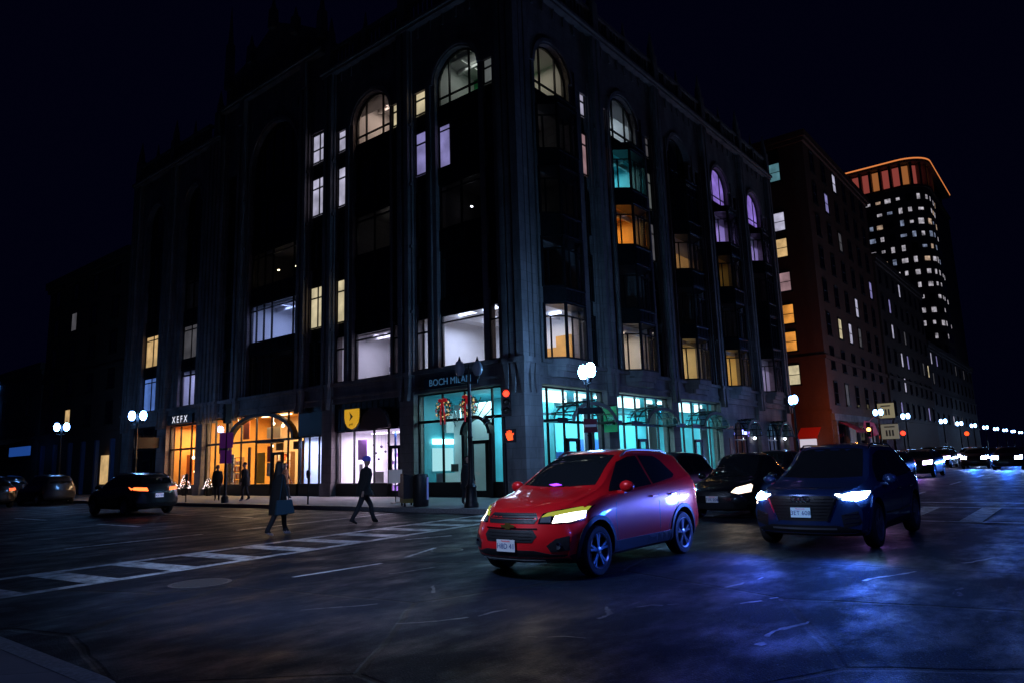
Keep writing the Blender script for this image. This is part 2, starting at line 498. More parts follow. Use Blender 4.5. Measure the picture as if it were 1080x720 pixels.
def base_spec(L=4.6, W=1.88, H=1.66, kind='suv', xf=None):
    h = L / 2
    s = dict(L=L, W=W, H=H, xf=h, xr=-h, cf=.34, cr=.20)
    w = W / 2
    if kind == 'suv':
        s['top'] = [(h, .74), (h - .05, .82), (h - .16, .89), (h - .45, .97), (h - .9, 1.04), (h - 1.12, 1.09), (h - 1.30, 1.17), (h - 1.75, 1.44), (h - 2.0, H - .10), (h - 2.35, H - .025), (h - 2.8, H), (-h + 1.0, H - .04), (-h + .45, H - .11), (-h + .28, H - .19), (-h + .12, 1.20), (-h + .05, 1.02), (-h, .80)]
        s['belt'] = [(h, .66), (h - .16, .76), (h - .6, .86), (h - 1.1, .955), (0, 1.0), (-h + .9, 1.07), (-h + .3, 1.10), (-h + .1, 1.0), (-h, .72)]
        s['rail'] = [(h, .73), (h - .16, .86), (h - .9, 1.02), (h - 1.12, 1.065), (h - 1.30, 1.13), (h - 1.75, 1.37), (h - 2.0, H - .16), (h - 2.35, H - .085), (-h + 1.0, H - .10), (-h + .45, H - .17), (-h + .28, H - .25), (-h + .12, 1.15), (-h + .05, 1.0), (-h, .78)]
        s['wrail'] = [(h, w * .60), (h - .2, w * .70), (h - .9, w * .78), (h - 1.2, w * .79), (h - 2.0, w * .67), (h - 2.6, w * .66), (-h + .8, w * .64), (-h + .3, w * .62), (-h + .1, w * .72), (-h, w * .74)]
    else:  # hatch / saloon
        s['top'] = [(h, .66), (h - .06, .74), (h - .2, .80), (h - .6, .90), (h - 1.0, .96), (h - 1.2, 1.0), (h - 1.75, 1.27), (h - 2.1, H - .04), (h - 2.5, H), (-h + 1.5, H - .05), (-h + .9, 1.20), (-h + .55, 1.05), (-h + .1, 1.0), (-h, .80)]
        s['belt'] = [(h, .58), (h - .2, .70), (h - .6, .80), (h - 1.1, .88), (0, .92), (-h + .9, .97), (-h + .3, .97), (-h, .74)]
        s['rail'] = [(h, .65), (h - .2, .78), (h - 1.0, .94), (h - 1.2, .975), (h - 1.75, 1.22), (h - 2.1, H - .11), (h - 2.5, H - .07), (-h + 1.5, H - .12), (-h + .9, 1.15), (-h + .55, 1.02), (-h + .1, .98), (-h, .78)]
        s['wrail'] = [(h, w * .6), (h - .2, w * .7), (h - 1.0, w * .78), (h - 1.2, w * .78), (h - 2.1, w * .64), (-h + 1.4, w * .62), (-h + .6, w * .72), (-h, w * .74)]
    s['wbelt'] = [(h, w * .80), (h - .3, w * .90), (h - 1.2, w * .945), (0, w * .95), (-h + .8, w * .94), (-h + .2, w * .88), (-h, w * .80)]
    s['wmid'] = [(h, w * .90), (h - .25, w * .965), (h - .8, w), (0, w * .985), (-h + .8, w), (-h + .25, w * .97), (-h, w * .90)]
    s['bot'] = [(h, .26), (h - .25, .21), (h - .6, .20), (0, .20), (-h + .6, .21), (-h, .30)]
    s['lean_f'] = lambda z: .10 * smooth01((z - .5) / .4) + .05 * smooth01((.42 - z) / .2)
    s['lean_r'] = lambda z: .05 * smooth01((.42 - z) / .2)
    return s

def build_car(name, label, group, loc, heading, s, paint, wheel_r=.345, fax=None, rax=None, detail=True):
    """forward is local +x; returns the root empty and the body's tree for further panels"""
    root = empty(name, loc, heading)
    tag(root, label, 'car', group)
    fax = fax if fax is not None else s['xf'] - .90
    rax = rax if rax is not None else s['xr'] + .92
    W = s['W'] / 2
    mb = car_shell(s, 64 if detail else 30)
    body = mb.build('body', [paint, M['black']], root, merge=.0008)
    bm = bmesh.new(); bm.from_mesh(body.data); bm.normal_update()
    bvh = BVHTree.FromBMesh(bm); bm.free()
    # wheel openings
    cut = MB()
    for x in (fax, rax):
        for sd in (1, -1):
            R = wheel_r + .055
            cut.lathe([(R, sd * (W - .33)), (R, sd * (W + .25))], 40 if detail else 20, c=(x, 0, wheel_r + .02), ax='y')
    co = cut.build('cutter', M['black'], root)
    mod = body.modifiers.new('cut', 'BOOLEAN'); mod.object = co; mod.operation = 'DIFFERENCE'; mod.solver = 'EXACT'
    try: mod.material_mode = 'TRANSFER'
    except Exception: pass
    bpy.context.view_layer.update()
    dg = bpy.context.evaluated_depsgraph_get()
    me = bpy.data.meshes.new_from_object(body.evaluated_get(dg))
    body.modifiers.clear(); body.data = me
    bpy.data.objects.remove(co)
    if len(me.materials) < 2: me.materials.append(M['black'])
    for p in me.polygons:
        p.use_smooth = True
        if p.center.z < s.get('under', .27): p.material_index = len(me.materials) - 1
    try: me.set_sharp_from_angle(angle=radians(34))
    except Exception: pass
    for x in (fax, rax):
        for sd in (1, -1):
            make_wheel(root, x, sd * (W - .115), wheel_r, sd, simple=not detail)
    return root, bvh, dict(fax=fax, rax=rax, W=W, r=wheel_r)

def arc(cx, cz, r, a0, a1, n=14):
    return [(cx + r * cos(radians(a0 + (a1 - a0) * i / n)), cz + r * sin(radians(a0 + (a1 - a0) * i / n))) for i in range(n + 1)]

def common_panels(root, bvh, s, g, glassm, suv=True, detail=True, clad=True, cladmat=None):
    h = s['L'] / 2; H = s['H']; W = g['W']
    st = .09 if detail else .16
    # windscreen (seen from above) and rear window
    x0, x1 = (h - 1.20, h - 1.98) if suv else (h - 1.20, h - 2.06)
    w0, w1 = W * .70, W * .56
    n = 8
    front = [(x0 + .05 - .10 * (abs(t) ** 2), t * w0) for t in [(-1 + 2 * i / n) for i in range(n + 1)]]
    back = [(x1 - .02 - .03 * (abs(t) ** 2), t * w1) for t in [(1 - 2 * i / n) for i in range(n + 1)]]
    wd = patch_obj(bvh, 'windscreen', front + back, 'T', glassm, root, st, .005)
    rz0 = s.get('rz0', 1.17)
    if suv:
        poly = [(-W * .60, rz0), (W * .60, rz0), (W * .54, H - .24), (-W * .54, H - .24)]
        patch_obj(bvh, 'rear_window', poly, 'B', glassm, root, st, .005)
        ys = [(x1 + .56, 1.035), (x1 - .02, H - .235), (x1 - .35, H - .165), (x1 - .62, H - .15), (x1 - .66, 1.06), (x1 - .2, 1.04)]
        bl = -h + .95
        side1 = ys[:]
        side2 = [(x1 - .72, 1.065), (x1 - .68, H - .15), (bl + .30, H - .165), (bl + .12, H - .19), (bl + .02, 1.10)]
        side3 = [(bl - .05, 1.115), (bl + .05, H - .20), (bl - .22, H - .225), (bl - .50, 1.16)]
        sides = s.get('sides') or [side1, side2, side3]
    else:
        poly = [(-h + .68, -W * .60), (-h + .68, W * .60), (-h + 1.42, W * .54), (-h + 1.42, -W * .54)]
        patch_obj(bvh, 'rear_window', poly, 'T', glassm, root, st, .005)
        side1 = [(x1 + .62, .955), (x1 - .02, H - .18), (x1 - .4, H - .12), (x1 - .62, H - .115), (x1 - .66, .965)]
        side2 = [(x1 - .72, .97), (x1 - .68, H - .115), (x1 - 1.1, H - .14), (x1 - 1.42, H - .23), (x1 - 1.62, 1.0)]
        sides = [side1, side2]
    for ax in 'LR':
        for p in sides:
            patch_obj(bvh, 'side_window', p, ax, glassm, root, st, .005)
    # side doors: seams and handles
    if detail:
        for ax, sd in (('L', 1), ('R', -1)):
            zb = .34
            fx, rx, r = g['fax'], g['rax'], g['r'] + .07
            dz = s.get('dz', .985 if suv else .92)
            d1 = x1 + .58; d2 = x1 - .69; d3 = rx + .12
            seam = MB()
            for pts in ([(d1 - .02, dz + .02), (d1 + .05, .8), (d1 + .02, .45), (d1 - .04, zb)], [(d2, dz + .06), (d2 + .01, .7), (d2, zb)],
                        [(d3 - .10, dz + .09), (d3 + .02, .85), (d3 + .38, .5), (d3 + .44, zb)], [(d1 - .04, zb), (d3 + .44, zb)]):
                vs, fs = project_patch(bvh, line_poly(pts, .015), ax, .12, .0015, .004); seam.add(vs, fs)
            seam.build('door_seam', M['black'], root)
            for hx in (d2 + .17, d3 + .23):
                hit = bvh.ray_cast(Vector((hx, sd * 5, dz - .10)), Vector((0, -sd, 0)))
                if hit[0]:
                    p = hit[0]
                    MB().box(p.x - .09, p.x + .09, p.y + sd * .012, p.y + sd * .034, p.z - .014, p.z + .014).build('door_handle', s.get('handle', M['chrome']), root, bevel=.006)
            # mirror
            hit = bvh.ray_cast(Vector((x1 + .46, sd * 5, dz + .02)), Vector((0, -sd, 0)))[0]
            if hit:
                m = MB()
                m.ball((hit.x + .0, hit.y + sd * .15, hit.z + .07), .1, 14, 10, (.75, 1.15, .85))
                m.box(hit.x - .04, hit.x + .03, min(hit.y - sd * .04, hit.y + sd * .12), max(hit.y - sd * .04, hit.y + sd * .12), hit.z - .03, hit.z + .01)
                m.build('mirror', s['paint'], root, smooth=True)
    if clad:
        cm = cladmat or M['black']
        for ax in 'LR':
            m = MB()
            fx, rx, r = g['fax'], g['rax'], g['r']
            zb = .275
            vs, fs = project_patch(bvh, [(fx - r - .06, zb), (rx + r + .06, zb), (rx + r + .06, s.get('sill', .37)), (fx - r - .06, s.get('sill', .37))][::-1], ax, .15, .012, .02); m.add(vs, fs)
            m.build('sill_trim', M['black'], root)
            for cx in (fx, rx):
                A = arc(cx, r + .02, r + .115, -18, 198, 22); B = arc(cx, r + .02, r + .057, 198, -18, 22)
                vs, fs = project_patch(bvh, A + B, ax, .07, .014, .03)
                q = MB(); q.add(vs, fs); q.build('arch_trim', cm, root, smooth=True)

def roof_rails(root, bvh, x0, x1, y0, y1, mat, r=.016):
    for sd in (1, -1):
        pts = []
        for i in range(9):
            t = i / 8; x = x0 + (x1 - x0) * t; y = sd * (y0 + (y1 - y0) * t)
            z = bvh.ray_cast(Vector((x, y, 5)), Vector((0, 0, -1)))[0].z
            pts.append((x, y, z + (.0 if i in (0, 8) else .045)))
        MB().tube(pts, r, 6).build('roof_rail', mat, root, smooth=True)
def plate(root, x, z, text, facing=1, w=.31, hgt=.155, y=0):
    p = MB().box(x, x + .008 * facing, y - w / 2, y + w / 2, z - hgt / 2, z + hgt / 2).build('licence_plate', M['plate'], root)
    if text:
        Mx = frame_matrix((x + .0095 * facing, y, z - .01), (0, 1 * facing, 0), (0, 0, 1))
        text_mesh('lettering', text, .098, M['plate_ink'], p, Mx, .001, .95)
        Mx = frame_matrix((x + .0095 * facing, y, z + .058), (0, 1 * facing, 0), (0, 0, 1))
        text_mesh('lettering', 'Massachusetts', .026, M['red'], p, Mx, .001, 1.0)
    return p
# ------------------------------------------------------------------ the corner office building
XC, YC = 22.43, 17.53
def LF(s, d, z): return (XC - d, YC + s, z)
def RF(s, d, z): return (XC + s, YC - d, z)
B0 = tag(empty('office_building', (XC, YC, 0)), 'cream stone corner building with arched top windows and lit shopfronts below', 'building')
_off = Matrix.Translation((-XC, -YC, 0))
def bpart(mb, name, mat, parent=None, **k):
    o = mb.build(name, mat, None, **k)
    o.data.transform(_off)
    if parent is None: o.parent = B0
    else: o.parent = parent
    return o
FL = {2: (5.80, 8.20), 3: (8.90, 11.20), 4: (12.20, 14.40), 5: (15.20, 17.40), 6: (18.30, 20.00)}
LPIER = [(6.28, 7.22), (12.30, 13.12), (14.62, 15.45), (21.1, 22.0), (23.45, 25.75), (30.0, 31.3), (35.5, 36.7)]
RPIER = [(6.2, 7.1), (12.8, 13.6), (19.3, 20.2), (25.7, 26.6), (31.3, 32.3)]
TOPZ = 22.85
def rib(mb, F, s0, s1, z0, z1, d0=-.45, d1=.18):
    mb.box(s0, s1, d0, d1, z0, z1, F)
def pier(F, a, b, finial=True):
    m = MB()
    w = b - a; c = (a + b) / 2
    g0, g1 = {14.62: (0, 0), 21.1: (0, 0), 23.45: (25.3, 26.05)}.get(a, (a, b)) if F is LF else (a, b)
    if g1 > g0:
        m.box(g0, g1, -.5, .12, .15, 4.72, F)
        m.box(g0 - .05, g1 + .05, -.5, .2, .15, .75, F)
    m.box(a, b, -.5, .12, 4.72, TOPZ, F)
    if a == 23.45 and F is LF: m.box(b, 26.05, -.5, .05, 4.72, 5.72, F)
    n = max(2, int(round(w / .42)))
    for k in range(n):
        x = a + w * (k + .5) / n; hw = w / n * .30
        m.box(x - hw, x + hw, .12, .30, 5.6, TOPZ + .1, F)
        # pendant bracket where the rib starts
        m.prism([(x - hw * 1.25, 5.6), (x + hw * 1.25, 5.6), (x + hw * .9, 4.95), (x + .03, 4.45), (x - .03, 4.45), (x - hw * .9, 4.95)], .12, .34, lambda u, v, d: F(u, d, v))
        m.box(x - hw * 1.5, x + hw * 1.5, .12, .40, 5.58, 5.74, F)
    for z in (8.55, 11.7, 14.8, 17.85):
        m.box(a - .02, b + .02, .12, .22, z - .07, z + .07, F)
    o = bpart(m, 'pier', M['stone'])
    if finial:
        f = MB()
        for (r0, r1, z0, z1) in ((.26, .24, TOPZ + .1, 24.9), (.17, .15, 24.9, 25.5), (.13, .01, 25.5, 26.5)):
            f.add([F(c + sx * r, .1 + sy * r, z) for r, z in ((r0, z0), (r1, z1)) for sy in (-1, 1) for sx in (-1, 1)],
                  [(0, 2, 3, 1), (4, 5, 7, 6), (0, 1, 5, 4), (2, 6, 7, 3), (0, 4, 6, 2), (1, 3, 7, 5)])
        bpart(f, 'finial', M['stone'])
    return o
for a, b in LPIER: pier(LF, a, b)
for a, b in RPIER: pier(RF, a, b)
# corner pier, built as a cluster of shafts around both faces
m = MB()
m.box(XC - .12, XC + 1.1, YC - .12, YC + 1.1, .15, TOPZ)
m.box(XC - .2, XC + .75, YC - .2, YC + .9, .15, .75)
for (x0, x1, y0, y1) in ((-.32, .05, -.32, .05), (.16, .42, -.28, -.12), (.52, .78, -.28, -.12), (-.28, -.12, .16, .42), (-.28, -.12, .52, .78)):
    m.box(XC + x0, XC + x1, YC + y0, YC + y1, 5.6, TOPZ + .15)
    cx, cy = XC + (x0 + x1) / 2, YC + (y0 + y1) / 2; hx, hy = (x1 - x0) / 2, (y1 - y0) / 2
    m.add([(cx + sx * hx * k, cy + sy * hy * k, z) for k, z in ((.25, 4.3), (1.15, 5.5)) for sy in (-1, 1) for sx in (-1, 1)],
          [(0, 2, 3, 1), (4, 5, 7, 6), (0, 1, 5, 4), (2, 6, 7, 3), (0, 4, 6, 2), (1, 3, 7, 5)])
    m.box(cx - hx * 1.5, cx + hx * 1.5, cy - hy * 1.5, cy + hy * 1.5, 5.5, 5.72)
bpart(m, 'corner_pier', M['stone'])
f = MB()
for (r0, r1, z0, z1) in ((.4, .36, TOPZ, 25.2), (.26, .22, 25.2, 26.0), (.2, .01, 26.0, 27.6)):
    f.add([(XC + .1 + sx * r, YC + .1 + sy * r, z) for r, z in ((r0, z0), (r1, z1)) for sy in (-1, 1) for sx in (-1, 1)],
          [(0, 2, 3, 1), (4, 5, 7, 6), (0, 1, 5, 4), (2, 6, 7, 3), (0, 4, 6, 2), (1, 3, 7, 5)])
bpart(f, 'finial', M['stone'])

# bays: (start, end, main0, main1, [slits])
LB = [(1.1, 6.28, 2.05, 4.80, [(1.15, 1.75), (5.45, 6.2)]), (7.22, 12.30, 8.02, 10.90, [(7.28, 7.85), (11.55, 12.22)]),
      (13.12, 14.62, None, None, [(13.2, 14.55)]), (15.45, 21.1, 15.85, 20.75, []), (22.0, 23.45, None, None, [(22.05, 23.4)]),
      (25.75, 30.0, 26.75, 29.0, []), (31.3, 35.5, 32.15, 34.5, [])]
RB = [(1.1, 6.2, 1.62, 4.35, [(1.12, 1.42), (5.35, 5.85)]), (7.1, 12.8, 8.1, 10.9, [(7.2, 7.75), (12.0, 12.5)]),
      (13.6, 19.3, 14.7, 17.5, [(13.65, 14.15), (18.5, 18.95)]), (20.2, 25.7, 20.95, 23.75, [(20.25, 20.7), (24.7, 25.2)]),
      (26.6, 31.3, 27.2, 30.0, [(26.65, 27.0), (30.5, 30.95)])]

def arch_pts(s0, s1, zs, zt, n=14):
    """elliptical arch from left spring to right spring"""
    c = (s0 + s1) / 2; r = (s1 - s0) / 2
    return [(c - r * cos(pi * i / n), zs + (zt - zs) * sin(pi * i / n)) for i in range(n + 1)]
def arch_plate(mb, F, a, b, z0, z1, s0, s1, zs, zt, d0, d1):
    """stone over an arch: from a..b, with the arch opening s0..s1 starting at z0"""
    A = arch_pts(s0, s1, zs, zt)
    if s0 > a: mb.box(a, s0, d0, d1, z0, z1, F)
    if b > s1: mb.box(s1, b, d0, d1, z0, z1, F)
    for (u0, v0), (u1, v1) in zip(A[:-1], A[1:]):
        mb.prism([(u0, v0), (u1, v1), (u1, z1), (u0, z1)], d0, d1, lambda u, v, d: F(u, d, v))

def lintel_and_top(F, bays, oriel):
    for (a, b, m0, m1, sl) in bays:
        m = MB()
        m.box(a, b, -.5, .05, 4.72, 5.72, F)
        m.box(a, b, .05, .14, 4.98, 5.10, F)
        m.box(a, b, .05, .22, 5.60, 5.76, F)
        m.box(a, b, .05, .10, 4.72, 4.80, F)
        bpart(m, 'lintel_band', M['stone'])
        m = MB()
        zt = 20.80
        if m0 is not None and (m1 - m0) > 4: s0, s1, zs, zt = m0, m1, 19.4, 22.2
        elif m0 is not None: s0, s1, zs = m0, m1, 19.45
        if m0 is not None:
            arch_plate(m, F, a, b, zs, TOPZ, s0, s1, zs, zt, -.35, .02)
            # moulded hood over the arch
            A = arch_pts(s0 - .08, s1 + .08, zs, zt + .08); Bq = arch_pts(s0 - .24, s1 + .24, zs, zt + .26)
            for i in range(len(A) - 1):
                m.prism([A[i], A[i + 1], Bq[i + 1], Bq[i]], .02, .10, lambda u, v, d: F(u, d, v))
        else:
            m.box(a, b, -.35, .02, 20.05, TOPZ, F)
        # small blind tracery in the frieze
        n = max(2, int((b - a) / .8))
        for k in range(n):
            x = a + (b - a) * (k + .5) / n
            m.box(x - .05, x + .05, .02, .09, 22.3, TOPZ, F)
        bpart(m, 'arch_wall', M['stone'])
        # mullion pilasters between narrow and main windows
        edges = []
        seq = sorted([x for x in sl] + ([(m0, m1)] if m0 is not None else []))
        prev = a
        for (u, v) in seq:
            if u - prev > .03: edges.append((prev, u))
            prev = v
        if b - prev > .03: edges.append((prev, b))
        for (u, v) in edges:
            q = MB(); q.box(u, v, -.45, -.02, 5.72, 20.2, F)
            if v - u > .3: q.box((u + v) / 2 - .07, (u + v) / 2 + .07, -.02, .08, 5.76, 20.2, F)
            bpart(q, 'pilaster', M['stone'])
lintel_and_top(LF, LB, False); lintel_and_top(RF, RB, True)
# cornice, balustrade
def top_run(F, a, b, zoff=0):
    m = MB()
    m.box(a, b, -.6, .34, TOPZ + zoff, TOPZ + .14 + zoff, F); m.box(a, b, -.6, .46, TOPZ + .14 + zoff, TOPZ + .30 + zoff, F)
    bpart(m, 'cornice', M['stone'])
def balu(F, a, b, zoff=0):
    m = MB(); z0 = TOPZ + .30 + zoff
    m.box(a, b, -.05, .22, z0, z0 + .18, F); m.box(a, b, -.08, .25, z0 + 1.12, z0 + 1.30, F)
    n = max(3, int((b - a) / .30))
    for k in range(n):
        x = a + (b - a) * (k + .5) / n
        m.box(x - .055, x + .055, .02, .14, z0 + .18, z0 + 1.12, F)
        if k % 7 == 3: m.box(x - .12, x + .12, -.02, .2, z0 + .18, z0 + 1.12, F)
    bpart(m, 'balustrade', M['stone'])
for (a, b) in ((0.5, 13.3), (24.0, 36.7)):
    top_run(LF, a, b)
top_run(LF, 13.3, 24.0, 1.7)
top_run(RF, .5, 32.3)
for F, bays in ((LF, LB), (RF, RB)):
    for (a, b, *_r) in bays:
        if F is LF and 13 < a < 23: continue
        balu(F, a - .1, b + .1)
        c = (a + b) / 2
        f = MB()
        for (r0, r1, z0, z1) in ((.16, .15, TOPZ + .3, 24.5), (.1, .01, 24.5, 25.5)):
            f.add([F(c + sx * r, .1 + sy * r, z) for r, z in ((r0, z0), (r1, z1)) for sy in (-1, 1) for sx in (-1, 1)],
                  [(0, 2, 3, 1), (4, 5, 7, 6), (0, 1, 5, 4), (2, 6, 7, 3), (0, 4, 6, 2), (1, 3, 7, 5)])
        bpart(f, 'finial', M['stone'])
# raised central block of the left front, with its pointed parapet
m = MB()
m.prism([(13.3, TOPZ), (24.0, TOPZ), (24.0, 26.9), (21.6, 27.4), (18.6, 28.9), (15.7, 27.4), (13.3, 26.0)], -.6, .02, lambda u, v, d: LF(u, d, v))
for k in range(9): x = 14.0 + k * 1.15; m.box(x - .07, x + .07, .02, .12, TOPZ + 2.2, 26.4, LF)
bpart(m, 'gable_parapet', M['stone'])
for (x, z, h) in ((13.6, 26.0, 2.6), (16.2, 27.4, 1.4), (18.6, 28.8, 1.8), (21.0, 27.4, 1.6), (23.6, 26.6, 5.6)):
    f = MB()
    for (r0, r1, z0, z1) in ((.24, .2, z - .4, z + h * .5), (.13, .01, z + h * .5, z + h)):
        f.add([LF(x + sx * r, .1 + sy * r, zz) for r, zz in ((r0, z0), (r1, z1)) for sy in (-1, 1) for sx in (-1, 1)],
              [(0, 2, 3, 1), (4, 5, 7, 6), (0, 1, 5, 4), (2, 6, 7, 3), (0, 4, 6, 2), (1, 3, 7, 5)])
    bpart(f, 'finial', M['stone'])
# roof and the rear walls
m = MB(); m.box(XC + .3, XC + 32.0, YC + .3, YC + 36.4, TOPZ - .2, TOPZ)
bpart(m, 'roof', M['metal'])
m = MB()
m.box(XC + 31.9, XC + 32.3, YC + .5, YC + 36.7, 0, TOPZ + .2); m.box(XC + .5, XC + 32.3, YC + 36.3, YC + 36.7, 0, TOPZ + .2)
bpart(m, 'rear_wall', M['stone2'])

# ---- window kit
def emis_blind(name, col, strength, slat=14.0, var=.5):
    """a lit room seen through drawn blinds"""
    m, nt, b = new_mat(name)
    tc = nt.nodes.new('ShaderNodeTexCoord'); w = nt.nodes.new('ShaderNodeTexWave'); w.bands_direction = 'Z'; w.inputs['Scale'].default_value = slat
    w.inputs['Distortion'].default_value = .4; n = nt.nodes.new('ShaderNodeTexNoise'); n.inputs['Scale'].default_value = 1.1; n.inputs['Detail'].default_value = 3
    nt.links.new(tc.outputs['Object'], w.inputs['Vector']); nt.links.new(tc.outputs['Object'], n.inputs['Vector'])
    r1 = nt.nodes.new('ShaderNodeMapRange'); r1.inputs['To Min'].default_value = 1 - var * .45; nt.links.new(w.outputs['Fac'], r1.inputs['Value'])
    r2 = nt.nodes.new('ShaderNodeMapRange'); r2.inputs['From Min'].default_value = .3; r2.inputs['From Max'].default_value = .7; r2.inputs['To Min'].default_value = 1 - var * .9; r2.inputs['To Max'].default_value = 1.25
    nt.links.new(n.outputs['Fac'], r2.inputs['Value'])
    mu = nt.nodes.new('ShaderNodeMath'); mu.operation = 'MULTIPLY'; nt.links.new(r1.outputs[0], mu.inputs[0]); nt.links.new(r2.outputs[0], mu.inputs[1])
    m2 = nt.nodes.new('ShaderNodeMath'); m2.operation = 'MULTIPLY'; m2.inputs[1].default_value = strength; nt.links.new(mu.outputs[0], m2.inputs[0])
    b.inputs['Base Color'].default_value = (.02, .02, .02, 1); b.inputs['Emission Color'].default_value = (*col, 1)
    nt.links.new(m2.outputs[0], b.inputs['Emission Strength'])
    return m
BL = dict(white=emis_blind('blind_white', (.62, .60, .80), 0.798), lilac=emis_blind('blind_lilac', (.42, .38, .85), 0.57),
          pink=emis_blind('blind_pink', (.75, .45, .50), 0.418), warm=emis_blind('blind_warm', (.85, .55, .24), 0.76),
          cream=emis_blind('blind_cream', (.85, .72, .45), 0.76), blue=emis_blind('blind_blue', (.12, .25, .75), 0.665),
          dimw=emis_blind('blind_dim', (.5, .48, .55), 0.133), amber=emis_blind('blind_amber', (.95, .36, .06), 0.798),
          dimg=emis_blind('blind_grey', (.45, .5, .5), 0.19), teal=emis_blind('blind_teal', (.2, .5, .6), 0.38), purple=emis_blind('blind_purple', (.35, .22, .85), 0.76))

def win(F, name, s0, s1, z0, z1, pane, mull=(), trans=(), d=-.30, arch=None, fw=.07):
    m = MB()
    if arch:
        A = arch_pts(s0, s1, z1, arch)
        poly = [(s0, z0), (s1, z0)] + A[::-1]
        I = arch_pts(s0 + fw, s1 - fw, z1, arch - fw)
        for i in range(len(A) - 1): m.prism([A[i], A[i + 1], I[i + 1], I[i]], d - .05, d + .05, lambda u, v, dd: F(u, dd, v))
        m.box(s0, s1, d - .05, d + .05, z0, z0 + fw, F)
    else:
        poly = [(s0, z0), (s1, z0), (s1, z1), (s0, z1)]
        m.box(s0, s1, d - .05, d + .05, z0, z0 + fw, F); m.box(s0, s1, d - .05, d + .05, z1 - fw, z1, F)
    m.box(s0, s0 + fw, d - .048, d + .048, z0 + fw, z1 - (0 if arch else fw), F); m.box(s1 - fw, s1, d - .048, d + .048, z0 + fw, z1 - (0 if arch else fw), F)
    zz = (lambda s: z1 - fw) if not arch else (lambda s: z1 + (arch - z1) * sqrt(max(0, 1 - ((s - (s0 + s1) / 2) / ((s1 - s0) / 2)) ** 2)) - fw * .6)
    for f in mull:
        x = s0 + (s1 - s0) * f; m.box(x - .035, x + .035, d - .046, d + .046, z0 + fw, zz(x), F)
    for f in trans:
        z = z0 + (z1 - z0) * f; m.box(s0 + fw, s1 - fw, d - .044, d + .044, z - .035, z + .035, F)
    o = bpart(m, name, M['metal'])
    p = MB(); p.prism(poly, d - .012, d - .002, lambda u, v, dd: F(u, dd, v))
    bpart(p, 'pane', pane, o)
    return o

OR = .62; OD = .70      # oriel splay width and projection
def oriel(F, s0, s1, z0, z1, pane):
    a, b = s0 + OR, s1 - OR
    m = MB(); t = .06
    P2 = [(s0, 0), (a, OD), (b, OD), (s1, 0)]
    fn = lambda u, v, zz: F(u, v, zz)
    for (u, v) in P2:
        m.box(u - t * .9, u + t * .9, v - t * .9, v + t * .9, z0, z1, F)
    p = MB()
    for (q0, q1) in zip(P2[:-1], P2[1:]):
        e = Vector(q1) - Vector(q0); n = Vector((-e.y, e.x)).normalized() * .03
        for (za, zb) in ((z0, z0 + .07), (z1 - .07, z1), (z1 - .62, z1 - .56)):
            pts = [Vector(q0) + n, Vector(q1) + n, Vector(q1) - n, Vector(q0) - n]
            m.prism([(x.x, x.y) for x in pts], za, zb, fn)
        ks = (.28,) if e.length < 1.2 else (.3, .7)
        for k in ks:
            c = Vector(q0) + e * k; m.box(c.x - .03, c.x + .03, c.y - .03, c.y + .03, z0 + .07, z1 - .62, F)
        pts = [Vector(q0) + n * .1, Vector(q1) + n * .1, Vector(q1) - n * .1, Vector(q0) - n * .1]
        p.prism([(x.x, x.y) for x in pts], z0 + .02, z1 - .02, fn)
    o = bpart(m, 'oriel_window', M['metal'])
    bpart(p, 'pane', pane, o)
def oriel_spandrel(F, s0, s1, z0, z1, last=False):
    m = MB(); fn = lambda u, v, zz: F(u, v, zz)
    P2 = [(s0 - .0, -.3), (s0, .02), (s0 + OR, OD + .03), (s1 - OR, OD + .03), (s1, .02), (s1, -.3)]
    m.prism(P2, z0, z1, fn)
    P3 = [(s0 - .0, .02), (s0 + OR, OD + .10), (s1 - OR, OD + .10), (s1, .02)]
    m.prism(P3, z1 - .07, z1 - .012, fn); m.prism(P3, z0 + .012, z0 + .07, fn)
    for k in range(4):
        x = s0 + OR + (s1 - s0 - 2 * OR) * (k + .5) / 4
        m.box(x - .12, x + .12, OD + .03, OD + .055, z0 + .16, z1 - .16, F)
    bpart(m, 'spandrel', M['metal'])

GL, GD = M['glass'], M['gdark']
# which windows are lit: (front, bay, floor, 'm' or slit index) -> pane
LIT = {}
for k in ('m', 0, 1): LIT['L', 0, 2, k] = GL; LIT['L', 1, 2, k] = GL
LIT.update({('L', 3, 3, 'm'): GL, ('L', 2, 3, 0): BL['cream'], ('L', 1, 3, 1): BL['cream'], ('L', 2, 5, 0): BL['white'], ('L', 1, 5, 1): BL['white'],
            ('L', 0, 5, 1): BL['lilac'], ('L', 0, 6, 'm'): GL, ('L', 0, 6, 0): BL['dimg'], ('L', 0, 6, 1): BL['cream'], ('L', 1, 6, 'm'): GL,
            ('L', 1, 6, 0): BL['cream'], ('L', 1, 6, 1): BL['white'], ('L', 2, 6, 0): BL['white'], ('L', 5, 3, 'm'): BL['dimw'], ('L', 6, 3, 'm'): BL['warm'],
            ('L', 5, 2, 'm'): GL, ('L', 6, 2, 'm'): BL['blue']})
for i, j in ((0, 2), (1, 2), (2, 2), (3, 2), (4, 2), (1, 5), (1, 4), (2, 4), (3, 5), (4, 5)): LIT['R', i, j, 'm'] = GL
